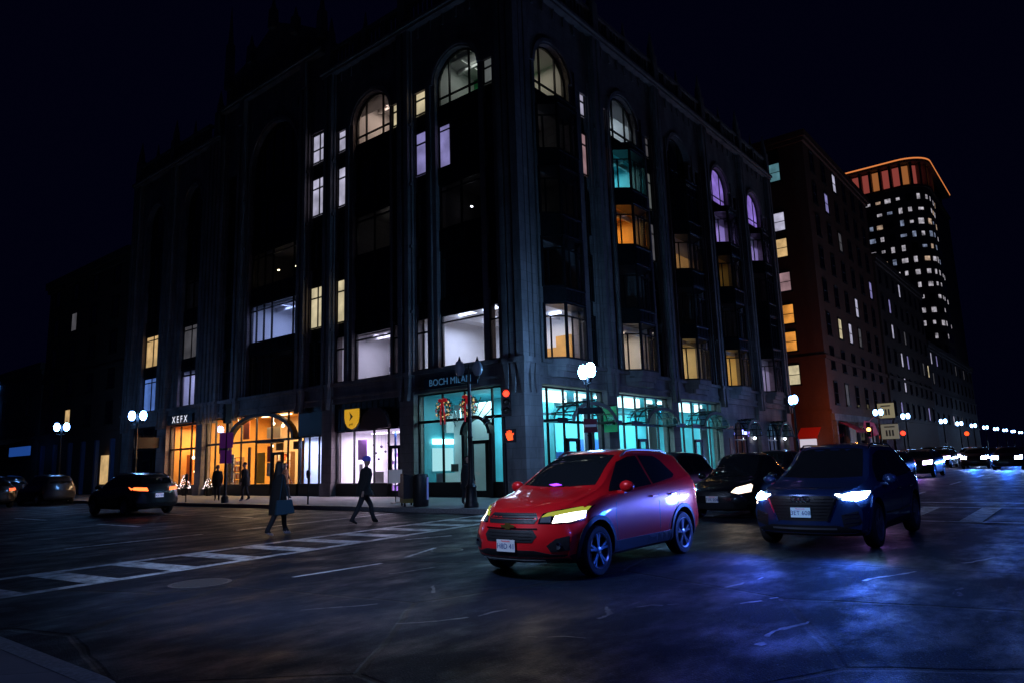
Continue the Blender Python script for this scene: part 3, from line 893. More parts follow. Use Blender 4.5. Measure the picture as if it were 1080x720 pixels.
LIT.update({('R', 0, 2, 0): GL, ('R', 2, 2, 0): BL['warm'], ('R', 0, 6, 'm'): GL, ('R', 1, 6, 'm'): GL, ('R', 3, 6, 'm'): BL['purple'], ('R', 4, 6, 'm'): BL['purple'],
            ('R', 0, 6, 1): BL['white'], ('R', 1, 6, 0): BL['white'], ('R', 0, 5, 1): BL['pink'], ('R', 1, 5, 0): BL['pink'], ('R', 2, 4, 0): BL['white'],
            ('R', 1, 6, 1): BL['dimw'], ('R', 2, 5, 0): BL['dimw'], ('R', 1, 4, 1): BL['dimw'], ('R', 3, 4, 'm'): GL, ('R', 1, 5, 1): BL['dimg'], ('R', 4, 6, 1): BL['lilac'],
            ('R', 4, 5, 1): BL['lilac'], ('R', 3, 2, 0): BL['warm']})
for k_ in (('R', 0, 5), ('R', 0, 4), ('R', 0, 3), ('L', 1, 4), ('L', 3, 4), ('L', 3, 2), ('R', 2, 3), ('R', 3, 3), ('R', 1, 3), ('R', 4, 4), ('L', 5, 4), ('L', 0, 4)): LIT[(*k_, 'm')] = GL
for fac, F, bays in (('L', LF, LB), ('R', RF, RB)):
    for bi, (a, b, m0, m1, sl) in enumerate(bays):
        for fl, (z0, z1) in FL.items():
            for si, (u, v) in enumerate(sl):
                pn = LIT.get((fac, bi, fl, si), GD)
                mull = (.5,) if v - u > 1 else ()
                win(F, 'narrow_window', u, v, z0, z1, pn, mull, (.72,) if fl < 6 else (.45,), d=-.12, fw=.06)
                if pn is GL or pn is GD: pass
                zb = FL[fl + 1][0] if fl < 6 else 20.2
                q = MB(); q.box(u, v, -.38, -.20, z1, zb, F); q.box(u + .06, v - .06, -.20, -.17, z1 + .1, zb - .1, F); bpart(q, 'spandrel', M['metal'])
            if m0 is None: continue
            pn = LIT.get((fac, bi, fl, 'm'), GD)
            wide = m1 - m0
            if fl == 6:
                big = wide > 4
                win(F, 'arched_window', m0, m1, z0, 19.42, pn, (.27, .73) if not big else (.2, .4, .6, .8), (.42,), arch=20.78 if not big else 22.15, fw=.08)
            elif fac == 'R':
                oriel(F, m0, m1, z0, z1, pn)
            else:
                win(F, 'main_window', m0, m1, z0, z1, pn, () if wide < 3 and fl == 2 and bi < 2 else ((.5,) if wide < 3 else (.12, .55, .72, .88)), (.85,) if fl < 6 else (), fw=.08)
            if fl < 6:
                zb = FL[fl + 1][0]
                if fac == 'R' and fl < 5: oriel_spandrel(F, m0, m1, z1, zb)
                elif fac == 'R':
                    oriel_spandrel(F, m0, m1, z1, z1 + .35)
                    q = MB(); q.box(m0, m1, -.38, -.2, z1 + .35, zb, F); bpart(q, 'spandrel', M['metal'])
                else:
                    q = MB(); q.box(m0, m1, -.38, -.20, z1, zb, F)
                    n = max(3, int(wide / .8))
                    for k in range(n):
                        x = m0 + wide * (k + .5) / n; q.box(x - wide / n * .36, x + wide / n * .36, -.20, -.16, z1 + .14, zb - .14, F)
                    bpart(q, 'spandrel', M['metal'])
        if fac == 'R' and m0 is not None:   # corbel under the oriel
            q = MB()
            for i, (k0, k1) in enumerate(((.25, .6), (.6, .85), (.85, 1.0))):
                za = 5.05 + i * .25
                P2 = [(m0, .02), (m0 + OR, OD * k1), (m1 - OR, OD * k1), (m1, .02)]
                q.prism(P2, za, za + .25 - .002, lambda u, v, zz: F(u, v, zz))
            bpart(q, 'corbel', M['stone'])

q = MB(); q.box(4.12, 4.70, -.285, -.275, 15.3, 17.3, LF); bpart(q, 'lit_blind', BL['lilac'])
# ---- lit rooms behind the clear panes
def room(F, s0, s1, z0, z1, depth, wall, light, power, strips=1, stripcol=None, back=None, floor=None, dfront=-.46, stripstr=None, lname='ceiling_light', lx=.5):
    m = MB()
    d1 = dfront - depth
    m.quad(F(s0, d1, z0), F(s1, d1, z0), F(s1, d1, z1), F(s0, d1, z1))
    w = MB()
    w.quad(F(s0, dfront, z1), F(s1, dfront, z1), F(s1, d1, z1), F(s0, d1, z1))
    w.quad(F(s0, dfront, z0), F(s0, d1, z0), F(s0, d1, z1), F(s0, dfront, z1))
    w.quad(F(s1, dfront, z0), F(s1, d1, z0), F(s1, d1, z1), F(s1, dfront, z1))
    w.mi = 1
    w.quad(F(s0, dfront, z0), F(s1, dfront, z0), F(s1, d1, z0), F(s0, d1, z0))
    r = bpart(w, 'interior_room', [wall, floor or M['floor_int']])
    bpart(m, 'back_wall', back or wall, r)
    # light fittings on the ceiling
    L = E('fitting_' + lname, light, stripstr or 3.0)
    for k in range(strips):
        x = s0 + (s1 - s0) * (k + .5) / strips
        q = MB(); q.box(x - .55 if s1 - s0 > 1.6 else x - .2, x + .55 if s1 - s0 > 1.6 else x + .2, dfront - depth * .5 - .08, dfront - depth * .5 + .08, z1 - .09, z1 - .03, F)
        bpart(q, 'ceiling_light', L, r)
    la = bpy.data.lights.new('room_lamp', 'AREA'); la.shape = 'RECTANGLE'; la.energy = power; la.color = light
    la.size = max(.5, (s1 - s0) * .6); la.size_y = depth * .5
    lo = bpy.data.objects.new('room_lamp', la); C.objects.link(lo); lo.location = F(s0 + (s1 - s0) * lx, dfront - depth * (.5 if z0 > 1 else .32), z1 - .13)
    if F is LF: lo.rotation_euler = (0, 0, pi / 2)
    return r
def rz(fl): return (FL[fl][0] - .35, FL[fl][1] + .2) if fl < 6 else (17.9, 21.0)
W_, T_, A_, O_ = M['white_int'], M['teal_int'], M['warm_int'], M['orange_int']
# corner room on the second storey, seen through both fronts
def corner_room():
    z0, z1 = 5.45, 8.4; x1, y1 = XC + 5.2, YC + 6.1
    w = MB()
    w.quad((XC + .46, YC + .46, z1), (x1, YC + .46, z1), (x1, y1, z1), (XC + .46, y1, z1))
    w.quad((x1, YC + .46, z0), (x1, y1, z0), (x1, y1, z1), (x1, YC + .46, z1))
    w.quad((XC + .46, y1, z0), (x1, y1, z0), (x1, y1, z1), (XC + .46, y1, z1))
    w.mi = 1; w.quad((XC + .46, YC + .46, z0), (x1, YC + .46, z0), (x1, y1, z0), (XC + .46, y1, z0))
    r = bpart(w, 'interior_room', [W_, M['floor_int']])
    L = E('fitting_corner', (.62, .72, 1), 5.0)
    for (ax, ay, bx, by) in ((1.2, 2.2, 1.35, 4.8), (3.0, 2.2, 3.15, 4.8), (4.2, 1.0, 4.35, 2.6)):
        q = MB(); q.box(XC + ax, XC + bx, YC + ay, YC + by, z1 - .12, z1 - .05); bpart(q, 'ceiling_light', L, r)
    q = MB()
    for k in range(3): q.box(XC + .5, XC + 5.1, YC + 1.6 + k * 1.5, YC + 1.7 + k * 1.5, z1 - .24, z1 - .002)
    bpart(q, 'ceiling_beam', W_, r)
    q = MB(); q.box(x1 - .08, x1 - .01, YC + .5, YC + 3.0, 5.5, 6.9); q.box(x1 - .12, x1 - .08, YC + 1.0, YC + 1.9, 5.5, 7.4); bpart(q, 'timber_panel', M['orange_int'], r)
    for (cx, cy, e, c) in ((XC + 2.4, YC + 4.2, 120, (.58, .68, 1)), (XC + 3.2, YC + 1.7, 65, (.98, .85, .70))):
        la = bpy.data.lights.new('room_lamp', 'AREA'); la.size = 2.0; la.energy = e; la.color = c
        lo = bpy.data.objects.new('room_lamp', la); C.objects.link(lo); lo.location = (cx, cy, z1 - .3)
corner_room()
def furnish(F, s0, s1, z0, z1, depth, seed, blind=None):
    rn = random.Random(seed); d1 = -.46 - depth; w = s1 - s0
    q = MB()
    for k in range(2): q.box(s0 + .02, s1 - .02, -.9 - k * depth * .38, -.78 - k * depth * .38, z1 - .26, z1 - .02, F)
    for k in range(2): x = s0 + w * (.3 + .4 * k); q.box(x - .05, x + .05, d1 + .02, -.5, z1 - .16, z1 - .02, F)
    bpart(q, 'ceiling_beam', M['white_int'])
    q = MB(); x = s0 + w * rn.uniform(.15, .6); q.box(x, x + .85, d1 + .02, d1 + .06, z0 + .02, z0 + 2.0, F); bpart(q, 'inner_door', M['wood'])
    q = MB(); x = s0 + w * rn.uniform(.1, .3)
    q.box(x, x + w * .5, d1 + .5, d1 + 1.1, z0 + 1.02, z0 + 1.08, F)
    for k in range(9): a = x + w * .5 * k / 9; q.box(a, a + rn.uniform(.06, .2), d1 + .6, d1 + .8, z0 + 1.08, z0 + 1.08 + rn.uniform(.08, .5), F)
    bpart(q, 'desk', M['black'])
    q = MB()
    for k in range(3): a = s0 + w * rn.uniform(.1, .8); b = z0 + rn.uniform(1.3, 1.7); q.box(a, a + rn.uniform(.25, .6), d1 + .01, d1 + .03, b, b + rn.uniform(.3, .6), F)
    bpart(q, 'wall_picture', M['orange_int'] if seed % 2 else M['blue_int'])
    if blind:
        q = MB()
        for k in range(int(blind / .05)): q.box(s0 + .15, s1 - .15, -.50, -.475, z1 - .1 - k * .05 - .03, z1 - .1 - k * .05, F)
        bpart(q, 'window_blind', M['white_int'])
def glints(F, s0, s1, z0, z1, pts, col=(.8, .85, 1), st=6):  # glowing specks stand in for street lamps reflected in the window glass
    q = MB()
    d1 = -3.0
    q.quad(F(s0, d1, z0), F(s1, d1, z0), F(s1, d1, z1), F(s0, d1, z1)); q.quad(F(s0, -.46, z1), F(s1, -.46, z1), F(s1, d1, z1), F(s0, d1, z1)); q.quad(F(s0, -.46, z0), F(s1, -.46, z0), F(s1, d1, z0), F(s0, d1, z0))
    q.quad(F(s0, -.46, z0), F(s0, d1, z0), F(s0, d1, z1), F(s0, -.46, z1)); q.quad(F(s1, -.46, z0), F(s1, d1, z0), F(s1, d1, z1), F(s1, -.46, z1))
    r = bpart(q, 'dark_room', M['stone2'])
    q = MB()
    for (s, d, z, w) in pts: q.box(s - w, s + w, d - .04, d + .04, z - .025, z + .025, F)
    bpart(q, 'glint_speck', E('glint_speck', col, st), r)
for (F, k, fl, pts, c) in ((RF, (1.6, 4.4), 5, [(2.9, -1.5, 16.6, .12), (3.2, -1.5, 16.4, .1), (3.5, -2, 16.9, .07)], (.95, .95, 1)), (RF, (1.6, 4.4), 4, [(2.2, -1.2, 13.9, .05), (3.4, -2, 13.3, .05)], (.9, .95, 1)),
                           (RF, (1.6, 4.4), 3, [(2.5, -1.2, 10.2, .05)], (.9, .95, 1)), (LF, (8.1, 10.9), 4, [(9.3, -1.4, 13.9, .14), (9.9, -1.8, 14.1, .05), (8.7, -2, 13.8, .05)], (1, .95, .9)),
                           (LF, (15.9, 20.7), 4, [(16.6, -1.5, 12.9, .12), (18.6, -1.8, 13.6, .1), (19.4, -1.2, 13.4, .06)], (1, .8, .5)), (LF, (15.9, 20.7), 2, [(17.2, -1.5, 6.9, .05), (18.0, -2.6, 7.6, .1)], (.8, .8, .9)),
                           (RF, (14.8, 17.4), 3, [(15.9, -1.5, 10.3, .06)], (.8, .85, 1)), (RF, (21.0, 23.7), 3, [(21.6, -1.2, 9.6, .05), (22.6, -2, 10.5, .08)], (.7, .7, 1)), (RF, (8.2, 10.8), 3, [(9.4, -1.4, 10.4, .1)], (.5, .7, 1)),
                           (RF, (27.3, 29.9), 4, [(28.2, -1.2, 13.6, .1)], (.7, .6, 1)), (LF, (27.0, 28.8), 4, [(27.6, -1.3, 13.2, .06)], (.9, .9, 1)), (LF, (2.2, 4.6), 4, [(3.9, -1.5, 13.5, .04)], (.9, .9, 1))):
    glints(F, k[0], k[1], *rz(fl), pts, c)
room(LF, 7.2, 12.3, *rz(2), 3.2, W_, (.70, .68, .95), 120, 2)
room(LF, 15.6, 21.0, *rz(3), 3.4, W_, (.38, .50, 1.0), 121, 2)
room(LF, 26.5, 29.2, *rz(2), 2.6, W_, (.48, .52, 1.0), 75, 1)
room(LF, 1.9, 4.95, *rz(6), 2.6, W_, (.55, .62, .55), 22, 1, stripstr=.5, back=M['green_int'])
room(LF, 7.9, 11.0, *rz(6), 2.6, W_, (.95, .70, .55), 42, 1, stripstr=.6)
room(RF, 7.5, 12.3, *rz(2), 3.0, W_, (.95, .80, .62), 76, 2, back=A_)
room(RF, 14.2, 18.3, *rz(2), 3.0, A_, (.98, .86, .58), 86, 1)
room(RF, 20.6, 24.5, *rz(2), 3.0, A_, (1.0, .74, .32), 90, 1)
room(RF, 26.9, 30.6, *rz(2), 3.0, W_, (.66, .56, .95), 54, 1)
room(RF, 7.8, 11.3, *rz(5), 2.8, T_, (.35, .95, .98), 96, 1)
room(RF, 7.8, 11.3, *rz(4), 2.8, O_, (1.0, .62, .22), 88, 1)
room(RF, 14.4, 17.9, *rz(4), 2.6, A_, (1.0, .66, .38), 28, 1)
room(RF, 20.7, 24.1, *rz(5), 2.8, W_, (.48, .36, 1.0), 80, 1)
room(RF, 20.7, 24.1, *rz(4), 2.4, A_, (1.0, .7, .25), 5, 1, stripstr=.5)
room(RF, 26.9, 30.4, *rz(5), 2.8, W_, (.52, .40, 1.0), 68, 1)
room(RF, 1.4, 4.6, *rz(6), 2.6, W_, (.75, .66, .5), 22, 1, stripstr=.4)
room(RF, 7.9, 11.1, *rz(6), 2.6, W_, (.62, .78, .9), 48, 1, back=A_, stripstr=1)
for i_, (F, a, b, fl, dp, bl) in enumerate(((LF, 7.2, 12.3, 2, 3.2, None), (LF, 15.6, 21.0, 3, 3.4, None), (LF, 26.5, 29.2, 2, 2.6, .5), (RF, 7.5, 12.3, 2, 3.0, .45), (RF, 14.2, 18.3, 2, 3.0, None), (RF, 20.6, 24.5, 2, 3.0, .3),
        (RF, 26.9, 30.6, 2, 3.0, .8), (RF, 7.8, 11.3, 5, 2.8, None), (RF, 7.8, 11.3, 4, 2.8, None), (RF, 14.4, 17.9, 4, 2.6, 1.0), (RF, 20.7, 24.1, 5, 2.8, .5), (RF, 26.9, 30.4, 5, 2.8, .7), (LF, 1.9, 4.95, 6, 2.6, None), (LF, 7.9, 11.0, 6, 2.6, .9), (RF, 7.9, 11.1, 6, 2.6, 1.2))):
    z0_, z1_ = rz(fl); furnish(F, a + .05, b - .05, z0_, z1_, dp, i_ + 11, bl)
# back-up wall so that unlit openings are dark and rooms do not leak
m = MB()
m.box(XC + 6.3, XC + 6.4, YC + 7.0, YC + 36, .2, TOPZ - .3); m.box(XC + 6.3, XC + 31.8, YC + 6.9, YC + 7.0, .2, TOPZ - .3)
bpart(m, 'core_wall', M['stone2'])
# ------------------------------------------------------------------ shopfronts of the corner building
def shopfront(F, s0, s1, zt, mull, trans, door=None, mat=None, pane=None, plinth=.72, d=-.22, top_cut=0, archtop=None):
    mat = mat or M['metal']; pane = pane or GL
    fr = .07
    m = MB()
    if archtop:
        arch_plate(m, F, s0, s1, zt, 5.0, s0 + .02, s1 - .02, zt, archtop, d - .07, d + .3)
        A = arch_pts(s0 + .02, s1 - .02, zt, archtop); I = arch_pts(s0 + .1, s1 - .1, zt, archtop - .1)
        for i in range(len(A) - 1): m.prism([A[i], A[i + 1], I[i + 1], I[i]], d - .05, d + .05, lambda u, v, dd: F(u, dd, v))
        top = lambda s: zt + (archtop - zt) * sqrt(max(0, 1 - ((s - (s0 + s1) / 2) / ((s1 - s0) / 2)) ** 2)) - .1
    else:
        m.box(s0, s1, d - .05, d + .05, zt - fr, zt, F); top = lambda s: zt - fr
    m.box(s0, s0 + fr, d - .048, d + .048, .15, zt - fr, F); m.box(s1 - fr, s1, d - .048, d + .048, .15, zt - fr, F)
    for x in mull: m.box(x - .035, x + .035, d - .046, d + .046, plinth, top(x), F)
    for z in trans: m.box(s0 + fr, s1 - fr, d - .07, d + .07, z - .06, z + .06, F)
    o = bpart(m, 'shopfront_frame', mat)
    p = MB()
    if archtop: p.prism([(s0 + .03, plinth), (s1 - .03, plinth)] + arch_pts(s0 + .03, s1 - .03, zt, archtop)[::-1], d - .012, d - .004, lambda u, v, dd: F(u, dd, v))
    else: p.box(s0 + .02, s1 - .02, d - .012, d - .004, .2, zt - .02, F)
    bpart(p, 'pane', pane, o)
    q = MB()
    segs = [(s0 + fr, s1 - fr)] if not door else [(s0 + fr, door[0]), (door[1], s1 - fr)]
    for (u, v) in segs:
        if v - u > .05: q.box(u, v, d - .08, d + .12, .15, plinth, F); q.box(u, v, d - .1, d + .16, plinth, plinth + .06, F)
    bpart(q, 'stall_riser', M['iron'], o)
    if door:
        a, b = door; w = MB()
        w.box(a, a + .1, d - .02, d + .10, .15, 2.45, F); w.box(b - .1, b, d - .02, d + .10, .15, 2.45, F); w.box(a, b, d - .02, d + .10, 2.35, 2.5, F)
        w.box(a + .1, b - .1, d - .0, d + .08, .15, .42, F); w.box((a + b) / 2 - .02 + .3, (a + b) / 2 + .02 + .3, d + .09, d + .14, .95, 1.45, F)
        w.box(a + .1, a + .2, d, d + .08, .42, 2.35, F); w.box(b - .2, b - .1, d, d + .08, .42, 2.35, F)
        bpart(w, 'door', mat, o)
    return o

# left front: bank, white shop, blue-white window, orange shop, orange shop, dark entrance
shopfront(LF, 1.15, 6.28, 4.70, (1.85, 3.40, 4.75), (3.45,), (2.05, 3.15))
w = MB()
A = arch_pts(1.75, 3.45, 2.75, 3.55, 16); I = arch_pts(1.9, 3.3, 2.75, 3.40, 16)
for i in range(16): w.prism([A[i], A[i + 1], I[i + 1], I[i]], -.2, .12, lambda u, v, dd: LF(u, dd, v))
w.box(1.75, 1.9, -.2, .02, .15, 2.75, LF); w.box(3.3, 3.45, -.2, .02, .15, 2.75, LF)
bpart(w, 'door_arch', M['iron'])
w = MB()   # ironwork grille fanned over the door
for k in range(9):
    a = pi * (k + .5) / 9; c = 2.7
    w.tube([LF(c - .8 * cos(a), .3, 3.0 + .62 * sin(a)), LF(c - 1.25 * cos(a), .02, 3.3 + 1.05 * sin(a))], .022, 5)
bpart(w, 'canopy_ironwork', M['chrome'])
shopfront(LF, 7.22, 12.25, 3.35, (8.35, 9.4, 10.9), (), (7.45, 8.3))
w = MB(); w.box(7.22, 12.25, -.3, -.05, 3.35, 4.72, LF)
for k in range(12): w.box(7.3 + k * .41, 7.34 + k * .41, -.05, -.03, 3.4, 4.7, LF)
bpart(w, 'fascia_board', M['iron'])
w = MB()
A = arch_pts(7.9, 9.9, 3.35, 4.35, 12)
for i in range(12): w.prism([A[i], A[i + 1], (8.9, 3.3)], -.04, .25 + .5 * 0, lambda u, v, dd: LF(u, dd, v))
bpart(w, 'arched_canopy', M['awning_dark'])
shopfront(LF, 12.95, 15.42, 3.25, (13.75, 14.6), ())
w = MB(); w.box(12.95, 15.42, -.3, -.05, 3.25, 4.72, LF)
bpart(w, 'fascia_board', M['iron'])
shopfront(LF, 15.5, 25.27, 4.72, (16.55, 18.15, 19.7, 21.3, 22.45, 22.7, 24.2), (3.18,), (16.95, 18.05), mat=M['iron'])
w = MB(); A = arch_pts(15.7, 22.5, 3.2, 4.75, 24); I = arch_pts(15.9, 22.3, 3.2, 4.56, 24)
for i in range(24): w.prism([A[i], A[i + 1], I[i + 1], I[i]], -.28, .06, lambda u, v, dd: LF(u, dd, v))
bpart(w, 'iron_arch', M['iron'])
def deco(F, s0, s1, z0, z1, d, mat, name): q = MB(); q.box(s0, s1, d - .03, d, z0, z1, F); return bpart(q, name, mat)
scrib = P('scribbled_poster', (.8, .75, .72), .5, col2=(.03, .02, .02), noise=.5, scale=7)
deco(LF, 22.9, 23.7, .9, 2.55, -.7, scrib, 'poster'); deco(LF, 20.9, 21.2, .75, 2.9, -.6, M['wood'], 'upright'); deco(LF, 19.85, 20.75, .8, 2.55, -.9, P('yellow_panel', (.85, .5, .03), .5), 'display_panel')
deco(LF, 19.0, 19.5, 2.0, 2.9, -.8, P('red_panel', (.55, .05, .02), .5), 'display_panel'); deco(LF, 18.9, 19.5, 1.2, 1.95, -.8, M['white_int'], 'display_panel'); deco(LF, 18.5, 19.9, 3.35, 4.0, -1.0, P('cream_board', (.85, .7, .4), .5), 'header_board')
deco(LF, 23.0, 24.3, 2.62, 3.05, -.5, M['iron'], 'header_board'); deco(LF, 15.6, 16.5, 2.62, 3.05, -.5, M['iron'], 'header_board'); deco(LF, 21.6, 22.3, 3.4, 4.5, -.9, P('rust_panel', (.5, .12, .02), .5), 'display_panel')
deco(LF, 17.05, 17.95, .9, 1.05, -.30, M['iron'], 'door_bar'); deco(LF, 17.2, 17.8, 1.5, 1.75, -.32, scrib, 'poster'); deco(LF, 17.15, 17.85, 2.6, 3.0, -.3, M['orange_int'], 'door_light')
for k, (s, z, d) in enumerate(((19.4, 4.2, -1.1), (18.9, 4.05, -1.4), (23.4, 4.2, -1.2), (20.6, 2.95, -1.8), (16.2, 3.9, -1.3), (28.8, 2.5, -1.2), (27.8, 1.9, -1.6), (27.0, 2.9, -1.2), (28.3, 1.6, -1.1))):
    q = MB(); q.ball(LF(s, d, z), .09, 10, 8); q.tube([LF(s, d, z), LF(s, d, z + .5)], .008, 4); bpart(q, 'pendant_lamp', E('pendant_glow', (1, .75, .45), 9), smooth=True)
deco(LF, 27.2, 28.0, 1.3, 2.1, -1.4, E('backlit_panel', (1, .75, .6), 1.6), 'backlit_panel'); deco(LF, 26.2, 26.8, .8, 2.8, -.9, M['wood'], 'display_panel'); deco(LF, 28.9, 29.7, .8, 2.7, -1.2, P('rust_board', (.6, .16, .04), .5), 'display_panel')
deco(LF, 13.35, 13.6, .75, 2.9, -.8, M['blue_int'], 'display_panel'); deco(LF, 14.5, 14.62, .75, 2.9, -1.3, M['black'], 'display_panel')
deco(LF, 10.9, 11.6, 1.9, 2.9, -1.0, P('violet_panel', (.22, .10, .32), .5), 'display_panel'); deco(LF, 9.5, 10.3, .75, 1.3, -.9, M['white_int'], 'plinth'); deco(LF, 11.2, 11.5, .75, 1.7, -1.0, M['white_int'], 'plinth'); deco(LF, 8.5, 8.62, .75, 3.2, -.8, M['blue_int'], 'display_panel')

w = MB(); w.box(16.7, 18.1, -.05, .75, 3.0, 3.12, LF); bpart(w, 'door_canopy', M['metal'])
shopfront(LF, 26.1, 29.95, 4.6, (27.2, 28.6), (3.05,), None, mat=M['iron'])
shopfront(LF, 31.3, 35.5, 4.7, (32.4, 34.2), (3.2,), (32.6, 34.0), mat=M['iron'], pane=GD)

# bank hall behind both fronts of the corner
z0, z1 = .16, 4.66; x1, y1 = XC + 19.6, YC + 6.25
w = MB()
w.quad((XC + .5, YC + .5, z1), (x1, YC + .5, z1), (x1, y1, z1), (XC + .5, y1, z1))
w.quad((x1, YC + .5, z0), (x1, y1, z0), (x1, y1, z1), (x1, YC + .5, z1))
w.quad((XC + .5, y1, z0), (x1, y1, z0), (x1, y1, z1), (XC + .5, y1, z1))
w.mi = 1; w.quad((XC + .5, YC + .5, z0), (x1, YC + .5, z0), (x1, y1, z0), (XC + .5, y1, z0))
hall = bpart(w, 'interior_room', [T_, M['floor_int']])
def slab(x0, x1_, y0, y1_, za, zb, mat, name): 
    q = MB(); q.box(XC + x0, XC + x1_, YC + y0, YC + y1_, za, zb); return bpart(q, name, mat, hall)
slab(4.2, 4.3, 1.6, 6.2, z0, z1, T_, 'partition')                       # seen through the left front
slab(.95, 2.3, 6.14, 6.2, 1.25, 2.3, E('teller_window_glow', (.45, .92, 1), .8), 'teller_window')
slab(.95, 2.3, 6.12, 6.18, 2.48, 2.72, E('cyan_strip_light', (.45, .95, 1), 5.0), 'ceiling_light')
slab(.8, 3.0, 5.4, 5.8, .16, 1.15, M['white_int'], 'counter')
slab(1.5, 1.95, 5.5, 5.55, 1.2, 1.55, M['black'], 'screen')
slab(6.1, 19.4, 4.2, 4.3, z0, z1, T_, 'partition')
slab(1.9, 4.1, 2.35, 2.45, .16, 1.5, M['green_int'], 'green_partition')
slab(2.6, 3.4, 2.3, 2.34, 1.0, 1.25, M['white_int'], 'notice_strip')
slab(4.35, 6.4, 2.0, 2.1, .16, 1.95, M['blue_int'], 'blue_partition')
slab(7.6, 12.2, 3.2, 3.3, .16, 1.6, M['white_int'], 'low_partition')
slab(8.6, 10.4, 3.1, 3.15, 1.6, 2.6, M['blue_int'], 'blue_partition')
slab(14.6, 17.2, 3.4, 3.5, .16, 2.1, M['green_int'], 'green_partition')
slab(11.7, 12.6, .8, .86, .3, 4.4, M['white_int'], 'curtain_panel'); slab(5.5, 6.1, .8, .86, .3, 4.4, M['white_int'], 'curtain_panel'); slab(18.2, 19.2, .8, .86, .3, 4.4, M['white_int'], 'curtain_panel')
tube = E('hall_tube_light', (.70, 1.0, 1.0), 12.0)
for k, x in enumerate((2.0, 4.0, 8.2, 10.8, 14.8, 17.2)):
    slab(x - .7, x + .7, 1.25, 1.45, z1 - .12, z1 - .05, tube, 'ceiling_light')
for (x, y, e) in ((2.3, 3.6, 230), (4.8, 2.2, 330), (9.3, 2.2, 430), (12.0, 2.0, 130), (15.8, 2.2, 380)):
    la = bpy.data.lights.new('hall_lamp', 'AREA'); la.size = 1.6; la.energy = e; la.color = (.42, .92, 1.0)
    lo = bpy.data.objects.new('hall_lamp', la); C.objects.link(lo); lo.location = (XC + x, YC + y, z1 - .2)
cove = E('cove_light', (.62, .98, 1.0), 2.6)
for (a, b) in ((1.3, 1.9), (2.2, 4.4), (5.1, 6.0), (7.3, 7.9), (8.3, 11.2), (11.8, 12.6), (13.9, 14.4), (14.9, 17.4), (18.0, 19.0)):
    slab(a, b, .95, 1.02, 4.12, 4.62, cove, 'cove_light')
slab(1.3, 5.3, .9, .97, 3.55, 3.62, M['white_int'], 'rail'); slab(8.4, 11.4, .9, .97, 3.75, 3.8, M['white_int'], 'rail')
for (x, y, z) in ((3.9, 2.4, 2.75), (4.15, 2.4, 2.75), (9.7, 2.2, 2.5), (10.05, 2.2, 2.5), (16.9, 2.4, 2.7), (1.75, 2.0, 2.75)):
    q = MB(); q.ball((XC + x, YC + y, z), .09, 10, 8); bpart(q, 'globe_lamp', E('hall_globe', (.8, 1, 1), 6), hall, smooth=True)
slab(2.1, 2.16, 3.5, 5.9, .2, 4.3, M['white_int'], 'glazed_partition'); slab(1.6, 3.2, 5.9, 6.0, 3.0, 3.9, M['white_int'], 'header_board')
# right front shopfronts with arched iron and glass canopies
def canopy(F, c, half=1.75, z=3.15, top=4.0, d1=1.05):
    m = MB(); n = 16
    A = arch_pts(c - half, c + half, z, top, n)
    for i in range(n):
        m.prism([A[i], A[i + 1], (A[i + 1][0], A[i + 1][1] + .045), (A[i][0], A[i][1] + .045)], -.1, d1, lambda u, v, dd: F(u, dd, v))
    o = bpart(m, 'arched_canopy', M['cglass'])
    m = MB()
    for k in range(0, n + 1, 2):
        u, v = A[k]; m.box(u - .025, u + .025, -.1, d1 + .01, v + .03, v + .085, F)
    for dd in (.1, .55): [m.prism([A[i], A[i + 1], (A[i + 1][0], A[i + 1][1] + .06), (A[i][0], A[i][1] + .06)], dd, dd + .04, lambda u, v, q: F(u, q, v)) for i in range(n)]
    bpart(m, 'canopy_rib', M['metal'], o)
    f = MB(); I = arch_pts(c - half + .14, c + half - .14, z, top - .14, n)
    for i in range(n): f.prism([A[i], A[i + 1], I[i + 1], I[i]], d1 - .02, d1 + .05, lambda u, v, dd: F(u, dd, v))
    bpart(f, 'fascia', M['stone2'], o)
def side_canopy(F, a, b, z=3.15, d1=.8):
    m = MB(); m.box(a, b, -.15, d1, z - .02, z + .05, F); m.box(a, b, d1, d1 + .05, z - .08, z + .12, F)
    for k in range(4): x = a + (b - a) * (k + .5) / 4; m.box(x - .015, x + .015, -.1, d1 - .01, z + .05, z + .09, F)
    bpart(m, 'flat_canopy', M['metal'])
for (s0, s1, c) in ((1.12, 6.2, 3.6), (7.1, 12.8, 9.9), (13.6, 19.3, 16.4)):
    shopfront(RF, s0, s1, 4.66, (c - 1.75, c - .55, c + .55, c + 1.75), (3.2,), (c - .5, c + .5))
    canopy(RF, c); side_canopy(RF, s0 + .02, c - 1.8); side_canopy(RF, c + 1.8, s1 - .02)
